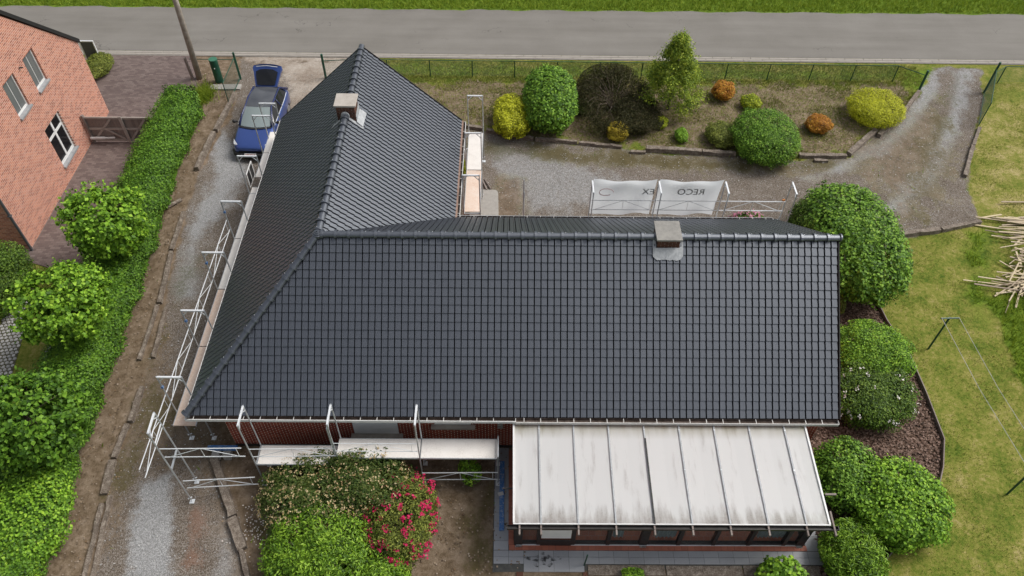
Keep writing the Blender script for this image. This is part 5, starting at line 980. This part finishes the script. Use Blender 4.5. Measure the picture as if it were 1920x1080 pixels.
def shrub(name, label, cat, e, m, leaf=.09, dens=1.0, aspect=.6, clumps=90, clump_r=.26, pw=2.3, jitter=.6, group=None, flower=None, twigs=True, droop=0.0, seed=None, stems=True, core=.52, fill=.38, nstem=6):
    rs = np.random.default_rng(seed if seed is not None else abs(hash(label)) % 99991 if False else sum(ord(ch_) * (i + 3) for i, ch_ in enumerate(label)) % 99991)
    c, r = e[:3], e[3:]; t = thing(name, label, cat, (c[0], c[1], 0), group)
    area = 4 * math.pi * ((r[0] * r[1]) ** 1.6 / 3 + (r[0] * r[2]) ** 1.6 / 3 + (r[1] * r[2]) ** 1.6 / 3) ** (1 / 1.6); leaf *= .84; n = int(min(21000, dens * 3.0 * area / (leaf * leaf * aspect * .5)))
    Pn, Nn = crown_pts(c, r, n, clumps, rs, clump_r, pw, fill=fill); V, F = leaves(Pn, Nn, leaf, rs, aspect, jitter, droop); fol_obj('foliage', V, F, L_[m], t)
    if core:
        b = bmesh.new(); bmesh.ops.create_icosphere(b, subdivisions=3, radius=1.0)
        for v in b.verts: v.co = Vector((v.co.x * r[0], v.co.y * r[1], v.co.z * r[2])) * (core + rs.uniform(-.06, .06))
        me = bpy.data.meshes.new('inner_foliage'); b.to_mesh(me); b.free(); me.materials.append(L_[m]); o = link('inner_foliage', me, t); o.location = (0, 0, c[2])
    if stems:
        b = MB()
        for i in range(nstem):
            a = rs.uniform(0, 6.28); b.tube([(c[0] + .06 * math.cos(a), c[1] + .06 * math.sin(a), 0), (c[0] + .25 * r[0] * math.cos(a), c[1] + .25 * r[1] * math.sin(a), c[2]), (c[0] + .6 * r[0] * math.cos(a), c[1] + .6 * r[1] * math.sin(a), c[2] * 1.5), (c[0] + .9 * r[0] * math.cos(a + .2), c[1] + .9 * r[1] * math.sin(a + .2), c[2] * (1.2 + .5 * rs.random()))], [.03, .02, .012, .005], 5)
        b.build('stem', M['bark'], t)
    if flower:
        fm_, nf, fs, petals, zone = flower; d = rs.normal(0, 1, (nf, 3)); d /= np.linalg.norm(d, axis=1, keepdims=True); d[:, 2] = np.abs(d[:, 2]) * .9 + .05
        if zone is not None: d = d[(d * np.array(zone)[None]).sum(1) > rs.uniform(-.9, .35, nf)]
        q = (np.abs(d) ** pw).sum(1) ** (-1 / pw); fc = d * (q * rs.uniform(.96, 1.06, len(d)))[:, None] * np.array(r)[None] + np.array(c)[None]; PP = np.repeat(fc, petals, 0) + rs.normal(0, fs * .55, (len(fc) * petals, 3)); NN = np.repeat(d, petals, 0)
        V, F = leaves(PP, NN, fs, rs, .8, .6); fol_obj('blossom', V, F, L_[fm_], t)
    return t
# right of the house
shrub('round_shrub', 'largest round green shrub with broad leaves beyond the roof\'s right gable', 'shrub', (23.18,8.92,1.25,1.881,3.009,1.25), 'mid', .15, 1.0, .75, 220, .14, fill=.6)
shrub('round_shrub', 'dark fine-leaved shrub tucked between courtyard scaffold and the largest round shrub', 'shrub', (22.066,10.131,0.95,0.983,1.194,0.95), 'dark', .085, 1.0, .6, 80, .25)
shrub('clipped_shrub', 'yellow-green topped shrub beside the roof\'s right edge', 'shrub', (22.451,3.834,0.75,1.376,1.208,0.75), 'lime', .10, 1.0, .5, 90)
shrub('rose_bush', 'dark green rose bush dotted with white blooms beside the right gable', 'shrub', (21.941,2.173,0.65,1.469,1.301,0.65), 'dark', .09, 1.0, .65, 90, flower=('whitefl', 46, .07, 5, None))
shrub('round_shrub', 'mid green shrub touching the conservatory roof\'s right edge', 'shrub', (20.321,-0.872,0.65,1.005,1.224,0.65), 'mid', .11, 1.0, .75, 90)
shrub('round_shrub', 'large light green broadleaf shrub on the mulch bed corner by the lawn', 'shrub', (21.633,-1.819,0.75,1.416,1.433,0.75), 'lime', .12, 1.0, .75, 110)
shrub('bamboo_shrub', 'narrow-leaved green shrub at the bottom right of the patio', 'shrub', (19.767,-3.515,0.6,0.872,1.082,0.6), 'laurel', .15, .9, .30, 70, .3, jitter=.9)
shrub('hydrangea', 'light leafy hydrangea below the patio edge', 'shrub', (17.596,-4.098,0.45,0.723,0.69,0.45), 'lime', .15, .9, .85, 50, .3)
shrub('leafy_plant', 'pale variegated plant peeking out under the roof\'s right verge', 'plant', (22.201,6.475,0.3,0.223,0.357,0.3), 'olive', .07, 1, .5, 20, .4)
shrub('low_plant', 'small green tuft below the timber edging at the patio', 'plant', (13.307,-3.895,0.2,0.327,0.257,0.2), 'lime', .10, .9, .3, 16, .4)
# planted bed in front
shrub('pieris_shrub', 'broad shrub with cream blossom under the front scaffold', 'shrub', (3.819,-1.664,0.75,1.722,1.467,0.75), 'pieris', .11, .95, .45, 150, .18, jitter=.8, flower=('cream', 520, .055, 4, None))
shrub('pieris_shrub', 'narrow upright shrub with orange-cream blossom rising past the scaffold deck', 'shrub', (5.252,-1.313,0.875,1.373,1.154,0.875), 'pieris', .11, .9, .45, 110, .22, jitter=.8, flower=('cream', 260, .055, 4, None))
shrub('rhododendron', 'loose rhododendron covered in crimson blossom', 'shrub', (6.419,-2.296,0.675,1.073,1.522,0.675), 'olive', .10, .62, .4, 80, .24, jitter=.9, core=0, fill=.25, nstem=20, flower=('red', 150, .075, 9, (.35, -.35, .35)))
shrub('laurel_shrub', 'large bright green laurel at the bottom of the planted bed', 'shrub', (4.181,-3.388,0.75,1.562,1.564,0.75), 'laurel', .14, 1.0, .4, 130, .2, jitter=.8)
shrub('laurel_shrub', 'smaller laurel below the crimson rhododendron at the picture bottom', 'shrub', (5.824,-3.962,0.5,0.967,0.891,0.5), 'laurel', .13, 1.0, .4, 70, .25, jitter=.8)
shrub('leafy_plant', 'small bright plant growing through the rails under the front deck', 'plant', (8.453,-0.673,0.45,0.338,0.414,0.45), 'lime', .15, .3, .35, 14, .5, jitter=1.1, core=0)
# courtyard bed
shrub('variegated_shrub', 'yellow variegated shrub left of the tall green shrub in the courtyard bed', 'shrub', (9.772,17.71,0.6,0.905,1.344,0.6), 'yellow', .10, 1, .55, 70)
shrub('tall_shrub', 'tall egg-shaped green shrub in the courtyard bed', 'shrub', (11.569,18.385,1.1,1.298,2.077,1.1), 'mid', .14, 1, .75, 200, .14, fill=.6)
shrub('juniper', 'dark sprawling juniper left of the yellow-green conifer', 'shrub', (14.699,19.11,0.625,1.677,2.522,0.625), 'juniper', .17, .8, .16, 46, .36, jitter=1.2, fill=.3, core=0, nstem=22)
shrub('juniper', 'brownish low juniper in front of the dark sprawling juniper', 'shrub', (15.781,18.264,0.35,1.15,1.321,0.35), 'juniper', .14, .5, .16, 34, .38, jitter=1.2, fill=.2, core=0, nstem=18)
shrub('ball_shrub', 'small bronze-yellow ball shrub at the courtyard edging', 'shrub', (14.719,16.874,0.375,0.486,0.527,0.375), 'bronze', .07, 1.2, .6, 40)
shrub('red_shrub', 'red-leaved ball shrub by the roadside fence', 'shrub', (20.267,20.185,0.4,0.555,0.549,0.4), 'rust', .08, 1.1, .6, 40)
shrub('lime_shrub', 'small lime shrub behind the big dome shrub', 'shrub', (21.48,19.388,0.3,0.496,0.517,0.3), 'yelgreen', .08, 1, .6, 34)
shrub('olive_shrub', 'grey-green mound at the left foot of the big dome shrub', 'shrub', (19.583,16.753,0.35,0.747,0.799,0.35), 'olive', .07, 1, .6, 50)
shrub('dome_shrub', 'big dark green dome shrub at the courtyard edging', 'shrub', (21.359,16.035,0.8,1.509,1.775,0.8), 'mid', .10, 1.1, .55, 220, .14, fill=.6)
shrub('brown_shrub', 'orange-brown shrub right of the big dome shrub', 'shrub', (24.369,17.687,0.325,0.596,0.576,0.325), 'rust', .08, 1.1, .5, 40)
shrub('golden_shrub', 'broad golden dome shrub near the right-hand drive', 'shrub', (27.282,18.631,0.575,1.335,1.375,0.575), 'yellow', .07, 1.2, .55, 180, .14, fill=.6)
shrub('small_shrub', 'small bright green seedling shrub in the middle of the courtyard bed', 'plant', (17.724,16.85,0.225,0.3,0.454,0.225), 'lime', .07, 1, .6, 20, .35)
shrub('small_shrub', 'dark leafy plant between the tall green shrub and the juniper', 'plant', (13.248,18.965,0.25,0.363,0.519,0.25), 'dark', .09, 1, .7, 20, .35)
shrub('small_shrub', 'small yellow-green plant in front of the conifer', 'plant', (16.853,17.853,0.2,0.356,0.39,0.2), 'yelgreen', .08, 1, .6, 20, .35)
shrub('pink_hydrangea', 'pink flowering shrub glimpsed over the back gutter', 'shrub', (19.466,10.778,0.45,0.708,0.354,0.45), 'dark', .09, 1, .6, 40, flower=('pink', 90, .07, 7, None))
shrub('small_shrub', 'yellow-green shrub against the rear wing wall by the courtyard scaffold', 'plant', (7.573,14.189,0.35,0.213,0.341,0.35), 'yelgreen', .07, 1, .6, 20, .35)
shrub('small_shrub', 'mixed shrub at the neighbour\'s front corner by the road', 'shrub', (-11.294,21.954,0.35,0.65,1.04,0.35), 'olive', .09, 1, .5, 40, .3)
shrub('dark_shrub', 'dark green shrub at the left picture edge below the salmon house', 'shrub', (-9.518,6.884,1,1.036,1.657,1), 'dark', .10, 1, .6, 90)
# golden conifer
cf = thing('conifer', 'tall yellow-green conifer with ragged tiers beside the roadside fence', 'tree', [(17.416,19.157,0)][0]); rs = np.random.default_rng(5); cb_ = cf.location; H_ = 4.0
MB().tube([(cb_.x, cb_.y, 0), (cb_.x + .02, cb_.y, H_ * .95)], [.07, .012], 7).build('trunk', M['bark'], cf); Pn = []; Nn = []
for k in range(46):
    h = .15 + .85 * (k / 46) ** .9; a = k * 2.4 + rs.uniform(-.4, .4); R_ = (1 - h) * 2.0 + .12; R_ *= rs.uniform(.7, 1.15); q = np.array([cb_.x + R_ * math.cos(a) * .8, cb_.y + R_ * math.sin(a) * .8, h * H_]); m_ = 300; s_ = .13 + .12 * (1 - h)
    o = rs.normal(0, 1, (m_, 3)) * np.array([s_, s_, s_ * .75]); Pn.append(q + o); Nn.append(o / s_ + np.array([math.cos(a), math.sin(a), 1.0]))
    ln = rs.random((60, 1)); Pn.append(np.array([[cb_.x, cb_.y, h * H_ - .05]]) * (1 - ln) + q * ln + rs.normal(0, .06, (60, 3))); Nn.append(np.tile([0, 0, 1.0], (60, 1)))
V, F = leaves(np.concatenate(Pn), np.concatenate(Nn), .12, rs, .4, .9); fol_obj('crown', V, F, L_['conif'], cf)
# pleached trees on the neighbour's side of the hedge
def tree(label, e, seed, leafm='lime'):
    rs = np.random.default_rng(seed); c, r = e[:3], e[3:]; t = thing('lime_tree', label, 'tree', (c[0], c[1], 0), 'pleached trees along the hedge')
    b = MB().tube([(c[0], c[1], 0), (c[0], c[1], c[2] - r[2] * .6), (c[0], c[1], c[2] + r[2] * .5)], [.10, .08, .03], 8)
    for i in range(9): a = rs.uniform(0, 6.28); z = c[2] + r[2] * rs.uniform(-.7, .5); b.tube([(c[0], c[1], z - .2), (c[0] + r[0] * .8 * math.cos(a), c[1] + r[1] * .8 * math.sin(a), z + .2)], [.03, .008], 5)
    b.build('trunk', M['bark'], t)
    Pn, Nn = crown_pts(c, r, 7600, 90, rs, .22, 3.8, low=-1, fill=.16); V, F = leaves(Pn, Nn, .155, rs, .8, .9); fol_obj('crown', V, F, L_[leafm], t)
    # young shoots sticking out of the crown
    d = rs.normal(0, 1, (90, 3)); d[:, 2] = d[:, 2] * .6 + .35; d /= np.linalg.norm(d, axis=1, keepdims=True); q = (np.abs(d) ** 3).sum(1) ** (-1 / 3); base = d * q[:, None] * np.array(r)[None] + np.array(c)[None]; P2 = []; N2 = []
    for i in range(90):
        for k in range(9): P2.append(base[i] + d[i] * (.05 * k - .05) + rs.normal(0, .045, 3)); N2.append(d[i] * .4 + rs.normal(0, .6, 3))
    V, F = leaves(np.array(P2), np.array(N2), .13, rs, .8, .5); fol_obj('shoots', V, F, L_[leafm], t)['kind'] = 'stuff'; return t
def TB(e, z): return (e[0], e[1], z, e[3], e[4], e[5])
def lifted(px, z, r): return (px[0], px[1], z, r[0], r[1], r[2])
tree('bright lime tree with block-shaped crown beside the salmon house\'s lower corner', lifted((-5.432,8.432,2.5), 2.5, (1.28, 1.25, .95)), 11)
tree('bright lime tree with block-shaped crown between the two cobbled tracks and hedge', lifted((-5.49,4.429,2.5), 2.5, (1.28, 1.25, .95)), 12)
tree('darker lime tree with block-shaped crown at the lower left picture edge', lifted((-4.76,-0.162,2.5), 2.5, (1.35, 1.3, .95)), 13, 'hedge')
# hedge
hg = thing('hedge', 'long clipped green hedge between the two properties', 'hedge', (-5.5, 8, 0)); rs = np.random.default_rng(21)
cl_ = np.array([(-5.75, 18.3, .80, 1.75), (-5.75, 14, .85, 1.75), (-5.60, 10.5, 1.0, 1.65), (-5.45, 7, 1.10, 1.4), (-5.30, 3, 1.12, 1.3), (-5.2, 0, 1.15, 1.35), (-5.0, -3, 1.25, 1.4), (-4.9, -7, 1.3, 1.4)])
def hedge_at(t): i = np.clip((t * 7).astype(int), 0, 6); f = (t * 7 - i)[:, None]; return cl_[i] * (1 - f) + cl_[i + 1] * f
def hedge_layer(n, leaf, scale, m, name):
    t = rs.random(n); h = hedge_at(t); a = rs.uniform(-.30 * math.pi, 1.30 * math.pi, n); ca, sa = np.cos(a), np.sin(a); q = (np.abs(ca) ** 3.4 + np.abs(sa) ** 3.4) ** (-1 / 3.4)
    lump = 1 + .07 * np.sin(h[:, 1] * 2.3 + a * 3) + .06 * np.sin(h[:, 1] * 5.1 + a * 5 + 1) + rs.normal(0, .035, n); rr = q * lump * scale * rs.uniform(.9, 1.03, n)
    x = h[:, 0] + ca * rr * h[:, 2]; z = h[:, 3] * .5 + sa * rr * h[:, 3] * .5; P_ = np.stack([x, h[:, 1] + rs.normal(0, .05, n), np.maximum(z, .02)], 1); N_ = np.stack([ca, rs.normal(0, .3, n), sa + .2], 1)
    e_ = rs.random(n) < .03; P_[e_, 1] = 18.3 + rs.uniform(-.1, .12, e_.sum()); P_[e_, 0] = -5.75 + rs.uniform(-.75, .75, e_.sum()); P_[e_, 2] = rs.uniform(.1, 1.7, e_.sum()); N_[e_] = (0, 1, .2)
    V, F = leaves(P_, N_, leaf, rs, .65, .55); fol_obj(name, V, F, L_[m], hg)
hedge_layer(52000, .085, 1.0, 'hedge', 'foliage'); hedge_layer(16000, .12, .86, 'hedge', 'inner_foliage')
b = MB()
for i in range(7): p, q = cl_[i], cl_[i + 1]; b.beam((p[0], p[1], p[3] * .42), (q[0], q[1], q[3] * .42), (p[2] + q[2]) * .75, (p[3] + q[3]) * .38)
b.build('twig_mass', L_['hedge'], hg)
for k in range(30): pass
shrub('ivy_patch', 'yellow-green leafy mound spilling over the hedge at the bottom left corner', 'shrub', (-4.9, -2.6, .8, 1.5, 1.9, .8), 'lime', .12, .8, .7, 110, .2)

# ------------------------------------------------------------------ grass and small ground litter
def weights_at(x, y, k):
    ix = np.clip(((x - GX0) / GS).round().astype(int), 0, nx - 1); iy = np.clip(((y - GY0) / GS).round().astype(int), 0, ny - 1); return W[k][iy * nx + ix]
def blades(x, y, h, w_, rs, lean=.5):
    n = len(x); a = rs.uniform(0, 6.28, n); hh = h * rs.uniform(.5, 1.3, n); lx = rs.normal(0, lean, n) * hh; ly = rs.normal(0, lean, n) * hh
    b0 = np.stack([x - np.cos(a) * w_ / 2, y - np.sin(a) * w_ / 2, np.full(n, -.03)], 1); b1 = np.stack([x + np.cos(a) * w_ / 2, y + np.sin(a) * w_ / 2, np.full(n, -.03)], 1); tp = np.stack([x + lx, y + ly, hh], 1)
    return np.stack([b0, b1, tp], 1).reshape(-1, 3), np.arange(3 * n).reshape(-1, 3)
def grass(name, label, x, y, h, w_, m, lean=.5):
    V, F = blades(x, y, h, w_, rs, lean); me = np_mesh(name, V, F); me.materials.append(L_[m]); o = link(name, me, kind='stuff'); o['label'] = label; o['category'] = 'grass'; return o
def hard(x, y): return (weights_at(x, y, 'gravel') + weights_at(x, y, 'mulch') + weights_at(x, y, 'conc')) > .35
n = 150000; x = rs.uniform(18, 42, n); y = rs.uniform(-5, 21.5, n); k_ = (~hard(x, y)) & (weights_at(x, y, 'soil') < .4) & (weights_at(x, y, 'lush') < .5) & ((x > 20.2) | (y > 8)) & (rs.random(n) < .5 + .5 * np.sin(x * 2.1 + np.sin(y * 1.7)) * np.sin(y * 1.9)); x, y = x[k_], y[k_]
grass('lawn_grass', 'short patchy yellow-green lawn grass right of the house', x, y, .05, .022, 'grass', 1.0)
n = 46000; x = rs.uniform(24, 42, n); y = rs.uniform(-2, 11, n); k_ = weights_at(x, y, 'lush') > .55; grass('tall_grass', 'long lush green grass around the pile of battens', x[k_], y[k_], .26, .035, 'lushg', .7)
n = 60000; x = rs.uniform(-21, 44, n); y = 28.35 + rs.random(n) * 4; k_ = y > 28.42 + .0019 * (x + 19) + .1 * rs.random(n); grass('verge_grass', 'lush green roadside grass along the far side of the road', x[k_], y[k_], .20, .04, 'lushg', .6)
n = 120000; x = rs.uniform(1, 31, n); y = rs.uniform(15, 23.3, n); k_ = (~hard(x, y)) & (y < 23.2) & ~((x < 8) & (y < 15.5)) & ((y > 21.3) | (rs.random(n) < .22 + .6 * (np.sin(x * 1.3 + y) * np.sin(y * 2.2 - x * .6) > .25))); grass('bed_grass', 'weedy grass on the courtyard bed and the near road verge', x[k_], y[k_], .085, .03, 'grass', .7)
n = 9000; x = rs.uniform(-12, 35, n); y = rs.uniform(-5, 23, n); k_ = (weights_at(x, y, 'soil') > .35) & (np.sin(x * 3.1 + 2 * np.sin(y)) * np.sin(y * 2.7) > .72); grass('weeds', 'scattered weeds on bare soil around the house', x[k_], y[k_], .12, .04, 'lushg', .8)
tf = thing('weed_clump', 'yellow-green weed clump on the soil below the green mailbox column', 'plant', [(-5.517,19.921,0)][0]); V, F = blades(tf.location.x + rs.normal(0, .3, 1600), tf.location.y + rs.normal(0, .42, 1600), .3, .03, rs, .5); fol_obj('blades', V, F, L_['lushg'], tf)
# pebbles, petals and leaf litter
def litter(name, label, x, y, s, m):
    n = len(x); V = []; z = np.full(n, .0); P_ = np.stack([x, y, z + s * .3], 1); V, F = leaves(P_, np.tile([0, 0, 1.0], (n, 1)), s, rs, .9, .35); me = np_mesh(name, V, F); me.materials.append(m); o = link(name, me, kind='stuff'); o['label'] = label; o['category'] = 'litter'
n = 30000; x = rs.uniform(-8, 36, n); y = rs.uniform(-6, 22, n); k_ = weights_at(x, y, 'gravel') > .5; litter('gravel_stones', 'loose grey stones on the gravel drives', x[k_], y[k_], .045, mat('loose stone', [(0.10, 0.095, 0.09), (0.28, 0.27, 0.26), (0.55, 0.54, 0.52)], 3, 0.9, isl=.9))
n = 9000; x = rs.uniform(19, 26, n); y = rs.uniform(-5, 8, n); k_ = weights_at(x, y, 'mulch') > .6; litter('bark_mulch', 'brown bark chips on the bed right of the house', x[k_], y[k_], .08, mat('bark chip', [(0.03, 0.018, 0.012), (0.12, 0.07, 0.05), (0.30, 0.20, 0.16)], 3, 0.9, isl=.9))
q0 = [(1.901,-2.306,0)][0]; x = q0[0] + rs.normal(0, .35, 150); y = q0[1] + rs.normal(0, .45, 150); litter('fallen_petals', 'white fallen petals on the soil left of the cream shrub', x, y, .05, L_['whitefl'])
n = 2500; x = rs.uniform(-5, 10, n); y = rs.uniform(-5, 21, n); k_ = weights_at(x, y, 'soil') > .5; litter('leaf_litter', 'brown leaf litter on the bare soil', x[k_], y[k_], .06, mat('dry leaf', [(0.07, 0.035, 0.015), (0.20, 0.12, 0.06), (0.38, 0.30, 0.20)], 3, 0.9, isl=.9))

n = 26000; x = rs.uniform(-12, 34, n); y = rs.uniform(-6, 23, n); k_ = (weights_at(x, y, 'soil') > .45) & (weights_at(x, y, 'gravel') < .6); litter('soil_clods', 'crumbly brown clods on the bare soil', x[k_], y[k_], .065, mat('soil clod', [(0.06, 0.04, 0.025), (0.16, 0.115, 0.075), (0.27, 0.21, 0.155), (0.40, 0.33, 0.26)], 3, 0.95, isl=.8))
